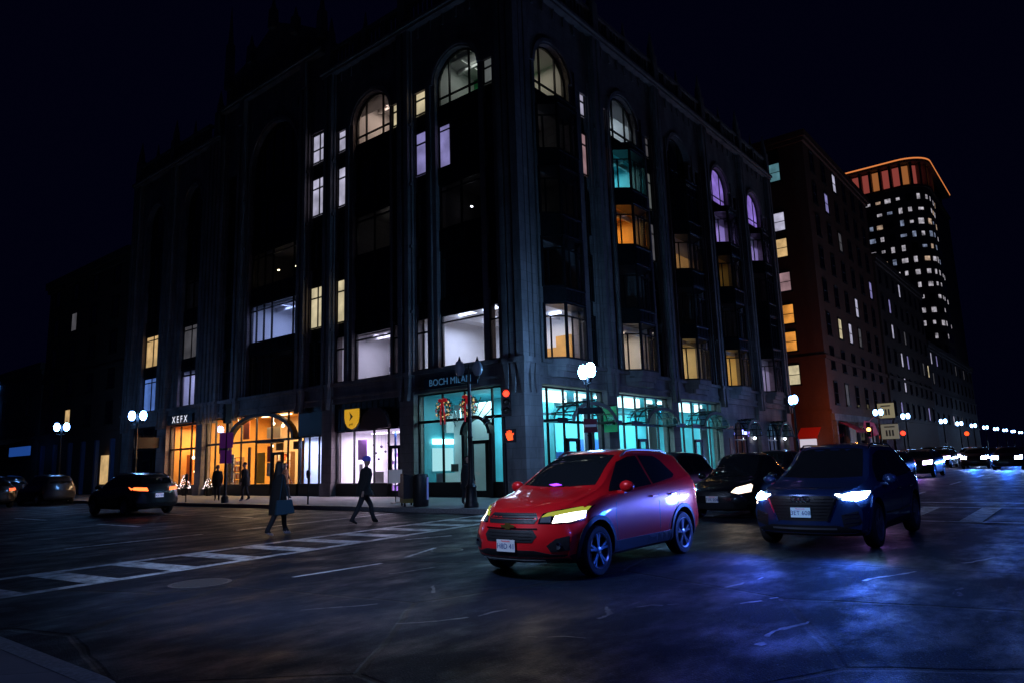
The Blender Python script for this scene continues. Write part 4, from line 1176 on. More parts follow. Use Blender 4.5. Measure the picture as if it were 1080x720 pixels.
for (s0, s1, c, neon) in ((20.2, 25.7, 22.9, 1), (26.6, 31.3, 28.9, 0)):
    m = MB()
    arch_plate(m, RF, s0, s1, 2.75, 4.72, c - 1.25, c + 1.25, 2.75, 3.75, -.45, -.12)
    m.box(s0, c - 1.25, -.45, -.12, .15, 2.75, RF); m.box(c + 1.25, s1, -.45, -.12, .15, 2.75, RF)
    bpart(m, 'infill_wall', M['stone'])
    canopy(RF, c, 1.45, 2.7, 3.75, .8)
    win(RF, 'arched_window', c - 1.25, c + 1.25, .3, 2.75, GL, (.33, .66), (.9,), d=-.3, arch=3.75)
    room(RF, c - 1.6, c + 1.6, .16, 4.2, 2.6, M['wood'] if neon else W_, (.62, .5, 1.0) if neon else (.4, .55, 1.0), 22 if neon else 12, 1, back=M['blue_int'])
    if neon:
        t = text_mesh('neon_sign', 'Beauty', .42, E('violet_neon', (.35, .25, 1.0), 9.0), None, frame_matrix(RF(c - .05, .18, 2.95), (1, 0, 0), (0, 0, 1)), .012)
        tag(t, 'violet neon script glowing inside an arched doorway', 'neon sign')
        q = MB(); q.box(s0 + .4, s0 + .9, -.08, -.02, 1.0, 2.6, RF); bpart(q, 'poster_case', M['wood'])
    # wall lantern beside the arch
    q = MB(); q.ball(RF(c + 1.75, .06, 2.6), .09, 10, 8); o = bpart(q, 'wall_lantern', E('lantern_glow', (.8, .9, 1), 12), smooth=True)
# shop interiors of the left front
room(LF, 7.25, 12.25, .16, 3.3, 3.6, W_, (.88, .74, 1.0), 480, 3, stripstr=5)
room(LF, 13.0, 15.4, .16, 3.2, 2.4, W_, (.50, .60, 1.0), 190, 1, stripstr=5)
room(LF, 15.5, 25.3, .16, 4.9, 4.2, O_, (1.0, .68, .36), 900, 5, back=A_, stripcol=None, stripstr=6)
room(LF, 26.1, 29.9, .16, 4.6, 3.0, O_, (1.0, .62, .34), 300, 2, stripstr=5)

# ---- fittings that stand inside the shops
def shelf_unit(F, s, d, w, h, label, mat, goods):
    r = empty('display_shelf', F(s, d, .165)); tag(r, label, 'shelf', 'display shelves inside the shops')
    O = Matrix.Translation(-Vector(F(s, d, .165)))
    m = MB(); m.box(s - w / 2, s - w / 2 + .04, d - .3, d, .165, h, F); m.box(s + w / 2 - .04, s + w / 2, d - .3, d, .165, h, F)
    n = 5
    for k in range(n + 1): z = .2 + (h - .25) * k / n; m.box(s - w / 2 + .04, s + w / 2 - .04, d - .29, d - .01, z, z + .03, F)
    o = m.build('frame', mat, None); o.data.transform(O); o.parent = r
    g = [MB(), MB(), MB()]
    for k in range(n):
        z = .2 + (h - .25) * k / n + .032; x = s - w / 2 + .08
        while x < s + w / 2 - .16:
            q = random.uniform(.06, .14); g[random.randrange(3)].box(x, x + q, d - .24, d - .04, z, z + random.uniform(.12, (h - .3) / n * .85), F); x += q + random.uniform(.01, .06)
    for i, q in enumerate(g):
        o = q.build('goods', goods[i], None); o.data.transform(O); o.parent = r; o['kind'] = 'stuff'
gw = [P('goods_white', (.75, .72, .7), .5), P('goods_rust', (.5, .12, .04), .5), P('goods_cream', (.7, .5, .25), .5)]
shelf_unit(LF, 16.1, -1.1, 1.0, 2.7, 'tall shelf of small goods in orange shop, beside the blue-white window', M['wood'], gw)
shelf_unit(LF, 20.6, -2.6, 1.5, 2.6, 'wide shelf of goods deep in the orange shop, behind the street sign pole', M['wood'], gw)
shelf_unit(LF, 24.3, -1.6, 1.1, 2.4, 'shelf of goods at the far end of the orange shop', M['wood'], gw)
shelf_unit(LF, 28.2, -1.8, 1.6, 2.2, 'low lit shelf in the small orange shop under the letter sign', M['wood'], gw)
shelf_unit(LF, 10.6, -2.9, 1.8, 2.3, 'pale shelf at the back of the white shop', M['white_int'], [gw[0], P('goods_violet', (.3, .15, .5), .5), P('goods_navy', (.06, .07, .2), .5)])
# bookcase on the second storey over the white shop
r = empty('bookcase', LF(11.0 - .3, -3.0, 5.47)); tag(r, 'bookcase of red and white files in upstairs window above the white shop', 'bookcase')
O = Matrix.Translation(-Vector(LF(10.7, -3.0, 5.47)))
m = MB(); m.box(9.9, 11.5, -3.3, -3.26, 5.47, 7.6, LF)
for z in (5.5, 6.0, 6.5, 7.0, 7.56): m.box(9.9, 11.5, -3.26, -2.96, z, z + .04, LF)
o = m.build('frame', M['white_int'], None); o.data.transform(O); o.parent = r
for mt in (P('file_red', (.5, .03, .08), .5), P('file_dark', (.05, .05, .1), .5)):
    m = MB()
    for z in (5.54, 6.04, 6.54, 7.04):
        x = 9.95
        while x < 11.4:
            q = random.uniform(.04, .1)
            if random.random() < .5: m.box(x, x + q, -3.22, -3.0, z, z + random.uniform(.2, .36), LF)
            x += q + .02
    o = m.build('files', mt, None); o.data.transform(O); o.parent = r; o['kind'] = 'stuff'
m = MB(); m.lathe([(.10, 0), (.22, .5), (.30, .95), (.26, 1.25), (.1, 1.38)], 14, c=LF(8.85, -1.2, 5.47))
o = m.build('armchair', P('yellow_black_shell', (.75, .52, .04), .4, col2=(.02, .02, .02), noise=.5, scale=2.2), None, smooth=True); tag(o, 'yellow and black rounded shape on upstairs window sill above white shop', 'ornament')
o.name = 'window_ornament'
# round paper decorations hanging in the white shop
for i, (s, z, rr) in enumerate(((9.5, 2.5, .07), (9.9, 2.2, .06), (9.2, 2.25, .06), (9.0, 2.65, .05), (10.1, 2.6, .05), (9.7, 1.9, .06))):
    q = MB(); q.ball(LF(s, -.75, z), rr, 10, 8); q.tube([LF(s, -.75, z + rr), LF(s, -.75, 3.25)], .004, 4)
    o = q.build('paper_ball', P('dark_paper', (.06, .04, .1), .6), None, smooth=True); tag(o, 'small dark ball on a thread in the white shop window', 'decoration', 'balls hanging in the white shop window')
# fairy-lit shrubs in planters along the orange shops
def shrub(F, s, d, label, n=110, h=1.25, big=.34):
    p0 = F(s, d, .155); r = empty('lit_shrub', p0); tag(r, label, 'shrub', 'fairy-lit shrubs before the orange shops')
    q = MB(); q.lathe([(.16, 0), (.22, .38), (.24, .42), (.20, .42)], 12); q.build('pot', M['iron'], r)
    lf = MB(); lt = MB()
    for k in range(260):
        t = random.random(); z = .42 + (h - .42) * t; rad = big * (1 - .75 * t) * sqrt(random.random()); a = random.random() * 6.28
        c = Vector((rad * cos(a), rad * sin(a), z)); u = Vector((random.uniform(-1, 1), random.uniform(-1, 1), random.uniform(-.4, 1))).normalized(); v = u.cross(Vector((.3, .5, .8))).normalized()
        lf.quad(c, c + u * .05 + v * .018, c + u * .10, c + u * .05 - v * .018)
    for k in range(n):
        t = random.random(); z = .42 + (h - .42) * t; rad = big * (1 - .75 * t) * 1.02; a = random.random() * 6.28
        lt.ball((rad * cos(a), rad * sin(a), z), .011, 5, 4)
    lf.build('foliage', M['leaf'], r); o = lt.build('fairy_lights', E('fairy_light', (1, .75, .75), 9), r); o['kind'] = 'stuff'
shrub(LF, 26.5, .45, 'fairy-lit shrub left of the small orange shop window, nearer the wide pillar')
shrub(LF, 29.5, .45, 'fairy-lit shrub at the dark entrance end of the small orange shop window')
shrub(LF, 23.6, .45, 'fairy-lit shrub standing at the far end of the wide orange shop', 60, 1.0)
shrub(LF, 28.0, .4, 'low fairy-lit shrub under the middle of small orange shop window', 60, .8)

# ---- signs on the building
def sign_box(F, s0, s1, z0, z1, d0, d1, name, label, mat, text=None, tcol=None, size=.2, cat='sign', ext=.004):
    q = MB(); q.box(s0, s1, d0, d1, z0, z1, F)
    o = q.build(name, mat, None, bevel=.01); tag(o, label, cat)
    if text:
        R = (0, -1, 0) if F is LF else (1, 0, 0)
        text_mesh('lettering', text, size, tcol, o, frame_matrix(F((s0 + s1) / 2, d1 + .003, (z0 + z1) / 2 - size * .02), R, (0, 0, 1)), ext)
    return o
sign_box(LF, 2.25, 5.45, 4.84, 5.38, .15, .26, 'fascia_sign', 'dark rectangular sign with blue letters above the bank corner window', P('navy_sign', (.01, .02, .04), .4), 'BOCH MILAM', P('blue_letters', (.10, .28, .5), .4, emit=(.1, .3, .55), estr=.25), .42)
sign_box(LF, 26.3, 29.6, 4.62, 5.25, .15, .26, 'fascia_sign', 'black sign with white letters above the small orange shop', M['iron'], 'X E F X', E('white_letters', (.8, .8, .9), 1.1), .62)
# yellow shield on the white shop
pts = [(9.95, 4.35), (11.0, 4.35), (11.0, 3.95), (10.93, 3.68), (10.75, 3.48), (10.48, 3.38), (10.2, 3.48), (10.02, 3.68), (9.95, 3.95)]
q = MB(); q.prism(pts, .25, .33, lambda u, v, d: LF(u, d, v)); sh = q.build('shield_sign', E('yellow_sign_face', (1.0, .52, .02), .55), None)
tag(sh, 'yellow lit shield sign with black arrow head above the white shop', 'sign')
q = MB(); q.prism([(10.62, 4.22), (10.34, 3.98), (10.62, 3.78), (10.52, 3.98)], .33, .338, lambda u, v, d: LF(u, d, v)); q.build('arrow_mark', M['black'], sh)
text_mesh('lettering', 'gold', .17, M['black'], sh, frame_matrix(LF(10.48, .335, 3.62), (0, -1, 0), (0, 0, 1)), .003)
q = MB()
q.prism([(p[0] + (p[0] - 10.48) * .09, p[1] + (p[1] - 3.95) * .09) for p in pts], .2, .249, lambda u, v, d: LF(u, d, v)); q.build('rim', M['black'], sh)
t = text_mesh('window_lettering', 'INSURANCE', .30, M['white_int'], None, frame_matrix(RF(3.7, -.18, 4.22), (1, 0, 0), (0, 0, 1)), .004); tag(t, 'pale lettering across the top of the teal window nearest the corner', 'lettering')
# dark blade signs at the far end of the left front
for i, (s, za, zb, lab, mt) in enumerate(((30.6, 3.2, 3.9, 'dark projecting blade sign beside the dark entrance of the stone building', M['iron']),)):
    q = MB(); q.box(s - .06, s + .06, .3, 1.9, za, zb, LF); q.tube([LF(s, .12, zb + .1), LF(s, 1.9, zb + .1)], .025, 6)
    tag(q.build('blade_sign', mt, None), lab, 'sign')
# green banner hanging outside the second teal window and wreaths at the bank door
q = MB(); q.box(5.55, 5.6, .25, .95, 2.75, 3.9, RF); bn = q.build('hanging_banner', M['green_int'], None); tag(bn, 'green banner with white lettering hung beside the teal windows', 'banner')
q = MB(); q.tube([RF(5.57, .1, 3.95), RF(5.57, 1.0, 3.95)], .02, 6); q.build('bracket', M['iron'], bn)
text_mesh('lettering', 'ON\nOUR', .22, M['white_int'], bn, frame_matrix(RF(5.546, .6, 3.25), (0, -1, 0), (0, 0, 1)), .003)
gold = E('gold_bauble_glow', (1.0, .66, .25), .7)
def wreath(s, z, label):
    p0 = LF(s, .22, z); r = empty('wreath', p0); tag(r, label, 'wreath', 'wreaths above the bank door')
    lf = MB(); bb = MB(); R = .34
    for k in range(900):
        a = random.random() * 6.283; b = random.random() * 6.283; rr = .15 * random.random() ** .5
        c = Vector((-.0 + rr * sin(b), (R + rr * cos(b)) * cos(a), (R + rr * cos(b)) * sin(a)))
        u = Vector((random.uniform(-1, .6), random.uniform(-1, 1), random.uniform(-1, 1))).normalized(); v = u.cross(Vector((1, .2, .1))).normalized()
        lf.quad(c, c + u * .04 + v * .014, c + u * .09, c + u * .04 - v * .014)
    for k in range(34):
        a = k * 6.283 / 34 + random.uniform(-.1, .1); rr = R + random.uniform(-.12, .13); bb = MB(); bb.ball((-.10, rr * cos(a), rr * sin(a)), random.uniform(.025, .045), 8, 6); bb.build('bauble', gold if k % 3 else M['red'], r, smooth=True)
    lf.build('sprigs', M['leaf'], r)
    bw = MB()
    for sg in (-1, 1):
        bw.ball((-.13, sg * .14, R + .05), .12, 10, 8, (.5, 1.1, .65)); bw.tube([(-.13, sg * .02, R), (-.14, sg * .10, R - .4), (-.12, sg * .13, R - 1.0)], [.03, .04, .03], 5)
    bw.ball((-.14, 0, R + .04), .06, 8, 6)
    bw.build('bow', M['red'], r, smooth=True)
wreath(4.22, 3.9, 'bauble wreath with red bow above the bank window, the one farther from corner')
wreath(2.78, 3.95, 'bauble wreath with red bow directly above the bank door arch')
# ------------------------------------------------------------------ ground, pavements, markings
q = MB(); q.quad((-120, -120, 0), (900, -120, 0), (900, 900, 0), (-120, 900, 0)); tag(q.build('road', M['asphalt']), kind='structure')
def pavement(name, outline, h=.15):
    def off(poly, d):
        n = len(poly); out = []
        for i in range(n):
            a, b, c = Vector(poly[i - 1]), Vector(poly[i]), Vector(poly[(i + 1) % n])
            n1 = Vector(((b - a).y, -(b - a).x)).normalized(); n2 = Vector(((c - b).y, -(c - b).x)).normalized()
            k = (n1 + n2); k = k / max(.3, k.length_squared) * 2 * .5 * 2 / 2
            out.append(tuple(b - (n1 + n2) / max(.5, (n1 + n2).length_squared) * 2 * d))
        return out
    inner = off(outline, .16)
    n = len(outline)
    m = MB(); m.add([(x, y, z) for z in (0.0, h) for x, y in outline] + [(x, y, h) for x, y in inner],
                    [(i, (i + 1) % n, n + (i + 1) % n, n + i) for i in range(n)] + [(n + i, n + (i + 1) % n, 2 * n + (i + 1) % n, 2 * n + i) for i in range(n)])
    tag(m.build('kerb', M['kerb']), kind='structure')
    m = MB(); m.add([(x, y, h - .002) for x, y in inner], [tuple(range(n))]); tag(m.build(name, M['walk']), kind='structure')
def corner(cx, cy, r, a0, a1, n=10): return [(cx + r * cos(radians(a0 + (a1 - a0) * i / n)), cy + r * sin(radians(a0 + (a1 - a0) * i / n))) for i in range(n + 1)]
KX, KY = 16.75, 12.9
pavement('pavement', corner(KX + 2.6, KY + 2.6, 2.6, 180, 270) + [(57.2, KY), (57.2, 140), (KX, 140)])
pavement('pavement', [(62.3, KY), (700, KY), (700, 60), (62.3, 60)])
pavement('pavement', corner(1.3, 5.6, 1.0, 0, -90)[::-1] + [(2.3, 140), (-60, 140), (-60, 4.6)])
mk = MB()
def strip(pts, w, z=.004):
    for a, b in zip(pts[:-1], pts[1:]):
        a, b = Vector(a), Vector(b); d = (b - a).normalized(); nn = Vector((-d.y, d.x)) * w / 2
        mk.quad((*(a + nn), z), (*(b + nn), z), (*(b - nn), z), (*(a - nn), z))
# crossing over the left street
up = lambda x: 13.55 + .085 * (x - 4.2); lo = lambda x: 11.55 + .105 * (x - 4.2)
strip([(2.4, up(2.4)), (9.5, up(9.5)), (16.7, up(16.7))], .22); strip([(2.4, lo(2.4)), (9.5, lo(9.5)), (16.7, lo(16.7))], .22)
x = 3.0
while x < 16.3:
    mk.quad((x - .05, up(x) - .09, .006), (x + .42, up(x + .42) - .09, .006), (x + .62, lo(x + .62) + .09, .006), (x + .15, lo(x + .15) + .09, .006)); x += 1.28
# crossing over the wide street on the right
for X in (18.0, 22.3): strip([(X, -8), (X, 12.6)], .17)
y = -7.4
while y < 12.2:
    mk.quad((18.1, y, .006), (22.2, y, .006), (22.2, y + .42, .006), (18.1, y + .42, .006)); y += 1.35
strip([(24.2, -7), (24.2, 12.4)], .3)
for y in (5.05, 8.6):
    for k in range(16): strip([(27 + k * 9, y), (30 + k * 9, y)], .12)
strip([(25, 1.6), (170, 1.6)], .12)
# dashes and stop line in the left street
for (a, b) in (((9.9, 22.5), (9.8, 25.2)), ((9.9, 30), (9.8, 33)), ((9.9, 38), (9.8, 41)), ((6.2, 17.6), (9.4, 17.8)), ((10.4, 17.9), (16.5, 18.4)), ((13.3, 22.0), (13.3, 24.0)), ((13.3, 26.5), (13.3, 28.5)), ((4.6, 21), (4.6, 23.4)), ((5.0, 27), (5.0, 29.5))):
    strip([a, b], .13)
# faint remains of lane guides in the junction
for (a, b) in (((8.6, 9.4), (9.8, 9.9)), ((6.3, 9.3), (7.9, 9.2)), ((10.6, 11.6), (11.6, 11.2))):
    strip([a, b], .08)
mk_lines = mk; mk = MB()
rj = random.Random(12)
def scrap(pts, w):
    P_ = []
    for (a, b) in zip(pts[:-1], pts[1:]):
        for i in range(6): t = i / 6; P_.append((a[0] + (b[0] - a[0]) * t + rj.uniform(-.03, .03), a[1] + (b[1] - a[1]) * t + rj.uniform(-.03, .03)))
    P_.append(pts[-1])
    for a, b in zip(P_[:-1], P_[1:]):
        if rj.random() < .85: strip([a, b], w * rj.uniform(.4, 1.3), .003)
scrap([(6.04, 2.36), (6.5, 2.42), (7.1, 2.28)], .06); scrap([(6.2, 4.0), (6.5, 4.05), (6.75, 4.25)], .05); scrap([(6.9, 4.0), (7.3, 3.6)], .04); scrap([(7.6, 3.1), (8.1, 2.9)], .04)  # first streak paints the bright highlight along a crack; others are worn paint
scrap([(5.0, 5.6), (5.5, 5.2), (6.1, 5.1)], .05); scrap([(7.2, 8.2), (8.0, 8.1)], .06); scrap([(4.4, 3.0), (4.7, 2.4)], .05); scrap([(9.6, 2.4), (10.6, 2.0)], .05); scrap([(4.9, 7.1), (5.6, 6.6)], .05); scrap([(6.4, 6.5), (6.8, 6.9)], .04)
scrap([(5.3, 4.2), (5.5, 3.7)], .04); scrap([(8.4, 3.6), (9.3, 3.5)], .05); scrap([(11.6, 1.6), (12.6, 1.2)], .06)
tag(mk.build('worn_marks_and_highlight', M['scrap']), kind='structure'); mk = mk_lines
tag(mk.build('road_markings', M['paint']), kind='structure')
def cover(x, y, r, name, label, square=False):
    m = MB(); m.lathe([(r, .002), (r, .008), (r * .93, .0085)], 28, c=(x, y, 0)) if not square else m.box(x - r, x + r, y - r * .6, y + r * .6, .002, .008)
    for k in range(-4, 5):
        w = sqrt(max(0, (r * .85) ** 2 - (k * r * .19) ** 2)) if not square else r * .9
        m.box(x - w, x + w, y + k * r * .19 - .012, y + k * r * .19 + .012, .0085, .013)
    tag(m.build(name, P('cast_cover', (.11, .11, .115), .42, .4, noise=.3, scale=12), None), label, 'manhole cover')
cover(5.3, 10.05, .42, 'manhole_cover', 'round pale iron manhole cover on the road below the ladder crossing')
cover(9.6, 9.4, .3, 'manhole_cover', 'small round manhole cover on the road just past the red car')

# ------------------------------------------------------------------ street lamps
def lamp_post(x, y, rot, label, on=True, h=4.85, far=False, base=.15, near=False, key=False):
    r = empty('street_lamp', (x, y, base), rot); tag(r, label, 'street lamp', 'twin globe street lamps along the kerbs')
    n = 8 if far else 14
    MB().lathe([(.24, 0), (.24, .12), (.20, .18), (.17, .6), (.19, .66), (.12, .75), (.085, .95), (.075, 2.2), (.095, 2.24), (.07, 2.3), (.05, h - .75)], n).build('post', M['iron'], r, smooth=True)
    a = MB(); a.tube([(-.30, 0, h - .62), (-.27, 0, h - .78), (0, 0, h - .82), (.27, 0, h - .78), (.30, 0, h - .62)], .028, 6)
    a.lathe([(.06, h - .85), (.05, h - .55), (.02, h - .3), (.005, h - .15)], 8); a.build('cross_arm', M['iron'], r)
    for sx in (-1, 1):
        g = MB(); g.lathe([(.05, h - .6), (.13, h - .52), (.175, h - .38), (.165, h - .24), (.11, h - .12), (.03, h - .07)], n + 2, c=(sx * .30, 0, 0))
        gl = g.build('globe', (M['lampfar'] if far else M['lampnear'] if near else M['lampkey'] if key else M['lampglobe']) if on else M['globeoff'], r, smooth=True)
        c = MB(); c.lathe([(.07, h - .10), (.035, h - .03), (.01, h + .07)], 8, c=(sx * .30, 0, 0)); c.build('finial', M['iron'], gl); c = MB(); c.lathe([(.05, h - .68), (.075, h - .6), (.05, h - .56)], 8, c=(sx * .30, 0, 0)); c.build('collar', M['iron'], gl)
    return r
lamp_post(21.3, 13.75, 1.02, 'lit twin lamp before the teal windows, with a dark red sign on its post', key=True)
lamp_post(17.35, 15.85, -.68, 'unlit twin lamp on the pavement corner before the bank door', on=False)
lamp_post(17.2, 40.0, -.85, 'lit twin lamp on the left street, before the far end of the stone building')
lamp_post(17.3, 51.0, -.85, 'lit twin lamp farther down the left street, before the dark neighbour building')
lamp_post(43.4, 13.6, .6, 'lit lamp by the far end of the stone building, above the amber light')
LBL = ['lit twin lamp before the stone base of the brick building', 'lit twin lamp just past the brick building corner bay', 'lit twin lamp before the second dark block of the wide street']
for i, x in enumerate((65.4, 76.5)):
    lamp_post(x, 13.7, pi / 2 - .6, LBL[i], far=True)
for i, x in enumerate((97, 110, 124, 139, 155, 172, 190, 210, 232, 256)):
    lamp_post(x, 13.5, pi / 2 - .6, 'small lit twin lamp in the receding row at the far end of the wide street', far=True)['group'] = 'receding row of far street lamps'
# unseen lamps added beside the viewer to brighten the red car and road
def fill_lamp(x, y, rot, label, energy, col, z0=.15, aim=None):
    r = empty('fill_light', (x, y, z0), rot); tag(r, label, 'added light')
    MB().tube([(0, 0, 0), (0, 0, 3), (0, 0, 6.2), (.3, 0, 6.8), (1.0, 0, 7.05), (1.6, 0, 7.08)], [.10, .085, .06, .045, .04, .035], 12).build('post', M['iron'], r, smooth=True)
    q = MB(); q.ball((1.95, 0, 7.06), .3, 14, 8, (1.35, .5, .3)); q.build('lamp_head', M['iron'], r, smooth=True)
    q = MB(); q.box(1.7, 2.2, -.1, .1, 6.955, 6.97); q.build('lens', E('fill_light_lens', col, 40), r)
    l = bpy.data.lights.new('fill_spot', 'SPOT'); l.energy = energy; l.color = col; l.spot_size = radians(138); l.spot_blend = .35; l.shadow_soft_size = .12
    o = bpy.data.objects.new('fill_spot', l); C.objects.link(o); o.parent = r; o.location = (1.95, 0, 6.93)
    if aim: l.spot_size = radians(95); l.spot_blend = .6; o.rotation_euler = (Vector(aim) - Vector((1.95, 0, 6.93))).to_track_quat('-Z', 'Y').to_euler()
fill_lamp(.9, 7.9, 0.0, 'added out-of-view fill light on the near corner pavement, beside the viewer', 3000, (.44, .60, 1.0), aim=(9.5, .5, 0))
fill_lamp(7.0, -8.2, pi / 2, 'added out-of-view fill light on the near side of the wide street', 1000, (.09, .16, 1.0), 0, aim=(14.5, -1.5, 0))
fill_lamp(8.0, 26.5, -2.6, 'added fill light over the middle of the left street', 500, (.25, .45, 1.0), 0) if 0 else None
# ------------------------------------------------------------------ signals, signs and pavement furniture
def rotm(o, M4): o.data.transform(M4)
def signal_pole(x, y, h, label, base=.15):
    r = empty('traffic_signal', (x, y, base)); tag(r, label, 'traffic signal')
    MB().lathe([(.16, 0), (.16, .25), (.08, .34), (.06, h)], 12).build('post', M['iron'], r, smooth=True)
    return r
def head(r, dx, dy, z, ang, lights, rad=.10, sp=.27, name='signal_head'):
    n = len(lights); h = sp * n + .06
    T = Matrix.Translation((dx, dy, z)) @ Matrix.Rotation(ang, 4, 'Z')
    m = MB(); m.box(-.10, .10, -.15, .15, -h / 2, h / 2)
    for k in range(n):
        zc = h / 2 - .03 - sp * (k + .5); A = [radians(a) for a in range(-10, 191, 20)]
        for a0, a1 in zip(A[:-1], A[1:]):
            m.add([(.10, rad * 1.12 * cos(a0), zc + rad * 1.12 * sin(a0)), (.10, rad * 1.12 * cos(a1), zc + rad * 1.12 * sin(a1)), (.28, rad * 1.12 * cos(a1), zc + rad * 1.12 * sin(a1)), (.28, rad * 1.12 * cos(a0), zc + rad * 1.12 * sin(a0))], [(0, 1, 2, 3)])
    o = m.build(name, M['iron'], r); o.data.transform(T)
    for k, mat in enumerate(lights):
        zc = h / 2 - .03 - sp * (k + .5)
        q = MB(); q.lathe([(rad, .101), (rad * .8, .125), (.01, .135)], 16, ax='x', c=(0, 0, zc)); l = q.build('lens', mat, o, smooth=True); l.data.transform(T)
    return o
redL = E('red_signal_light', (1.0, .035, .015), 4); offL = P('unlit_lens', (.02, .03, .02), .3)
handL = E('orange_hand_light', (1.0, .075, .012), 2.2); ambL = E('amber_light', (1.0, .42, .08), 9)
sp = signal_pole(17.3, 14.35, 3.55, 'signal post at the pavement corner with red light and orange hand lit')
head(sp, -.05, -.16, 3.25, pi + .72, [redL, offL, offL])
q = MB(); q.box(-.08, .08, -.2, .2, 2.0, 2.42); pb = q.build('walk_signal', M['iron'], sp); pb.data.transform(Matrix.Translation((-.05, -.26, 0)) @ Matrix.Rotation(.72, 4, 'Z'))
q = MB(); h_ = [(-.1, 2.08), (-.09, 2.22), (-.13, 2.26), (-.12, 2.3), (-.06, 2.25), (-.06, 2.36), (-.03, 2.37), (-.02, 2.27), (0, 2.38), (.03, 2.38), (.03, 2.27), (.06, 2.36), (.09, 2.35), (.08, 2.26), (.11, 2.3), (.13, 2.28), (.10, 2.16), (.06, 2.06)]
q.prism(h_, .082, .09, lambda u, v, d: (-d, u, v)); hd = q.build('hand_symbol', handL, pb); hd.data.transform(Matrix.Translation((-.05, -.26, 0)) @ Matrix.Rotation(.72, 4, 'Z'))
# signals farther off
sp2 = signal_pole(17.3, 30.9, 4.3, 'dark signal post before the orange shop carrying two violet parking signs')
head(sp2, -.1, -.15, 4.0, pi / 2, [offL, offL, offL])
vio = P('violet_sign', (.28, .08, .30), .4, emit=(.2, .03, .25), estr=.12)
q = MB(); q.box(-.32, .32, -.06, -.05, 2.45, 3.15); q.box(-.28, .28, -.062, -.052, 1.75, 2.35); s_ = q.build('parking_sign', vio, sp2); s_.data.transform(Matrix.Rotation(-.95, 4, 'Z'))
sp3 = signal_pole(62.2, 13.6, 3.3, 'amber signal glowing in front of the brick building wall'); head(sp3, -.25, .2, 3.05, pi + .25, [offL, ambL, offL], .15, .36)
la = bpy.data.lights.new('amber_lamp', 'POINT'); la.energy = 260; la.color = (1.0, .26, .04); la.shadow_soft_size = .15; lo_ = bpy.data.objects.new('amber_lamp', la); C.objects.link(lo_); lo_.location = (61.7, 14.6, 4.6)
sp4 = signal_pole(77.5, 14.2, 3.0, 'small distant signal showing red beneath the far twin lamps'); head(sp4, -.2, 0, 2.95, pi, [redL], .22, .5)
sp5 = signal_pole(105.0, 12.2, 3.2, 'tiny distant signal showing orange near the far headlights'); head(sp5, -.2, 0, 3.1, pi, [handL], .26, .6)
# red square sign and street name blade on the lit lamp post
q = MB(); q.box(-.24, .24, -.012, .012, -.24, .24); s_ = q.build('road_sign', P('dark_red_sign', (.14, .008, .02), .4), None, bevel=.005); s_.location = (21.17, 13.62, 2.72); s_.rotation_euler = (0, 0, -.9)
tag(s_, 'dark red square sign with a pale bar on the lit lamp post', 'sign'); q = MB(); q.box(-.2, .2, -.018, -.012, -.045, .045); q.build('bar_mark', M['plate'], s_)
q = MB(); q.box(-.42, .42, -.01, .01, -.11, .11); s_ = q.build('street_name_sign', M['iron'], None); s_.location = (21.17, 13.62, 3.24); s_.rotation_euler = (0, 0, -.9); tag(s_, 'dark street name blade above the red square sign', 'sign')
# litter bin and news boxes
r = empty('news_box', (17.55, 19.05, .15), pi / 2 - .6); tag(r, 'dark double news box with a faint yellow base on the pavement edge', 'news box')
q = MB(); q.box(-.42, .42, -.22, .22, .12, 1.02); q.add([(x, y, z) for x in (-.42, .42) for y, z in ((-.22, 1.02), (.22, 1.02), (.22, 1.12))], [(0, 1, 2), (3, 5, 4), (0, 3, 4, 1), (1, 4, 5, 2), (0, 2, 5, 3)]); q.build('cabinet', M['black'], r, bevel=.012)
q = MB(); q.box(-.43, .43, -.23, .23, .12, .26); q.build('yellow_band', P('dull_yellow', (.22, .18, .03), .5), r)
q = MB(); q.box(-.36, -.04, -.235, -.222, .45, .9); q.box(.04, .36, -.235, -.222, .45, .9); q.build('window', GD, r)
q = MB(); [q.box(sx * .36 - .03, sx * .36 + .03, sy * .17 - .03, sy * .17 + .03, 0, .12) for sx in (-1, 1) for sy in (-1, 1)]; q.build('feet', M['iron'], r)
r = empty('poster_bin', (17.45, 18.3, .15), pi / 2 - .6 + pi); tag(r, 'rounded bin with a blue and pink poster beside the dark news box', 'bin')
q = MB(); q.lathe([(.25, 0), (.27, .04), (.27, 1.0), (.24, 1.08), (.05, 1.1)], 20); q.build('drum', M['black'], r, smooth=True)
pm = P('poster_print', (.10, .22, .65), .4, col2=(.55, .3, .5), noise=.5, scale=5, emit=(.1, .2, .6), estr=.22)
q = MB(); A = [radians(a) for a in range(40, 141, 10)]
for a0, a1 in zip(A[:-1], A[1:]): q.quad((.275 * cos(a0), .275 * sin(a0), .22), (.275 * cos(a1), .275 * sin(a1), .22), (.275 * cos(a1), .275 * sin(a1), .98), (.275 * cos(a0), .275 * sin(a0), .98))
q.build('poster', pm, r)
r = empty('menu_stand', (18.7, 21.0, .15), -.95); tag(r, 'white board on a thin stand before the white shop window', 'menu stand')
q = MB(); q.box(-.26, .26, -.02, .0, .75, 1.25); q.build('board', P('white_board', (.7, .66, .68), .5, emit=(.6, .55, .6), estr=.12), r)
q = MB(); q.tube([(0, .02, .02), (0, .02, 1.2)], .018, 6); q.lathe([(.2, 0), (.2, .03), (.03, .05)], 14, c=(0, .02, 0)); q.build('stand', M['iron'], r)
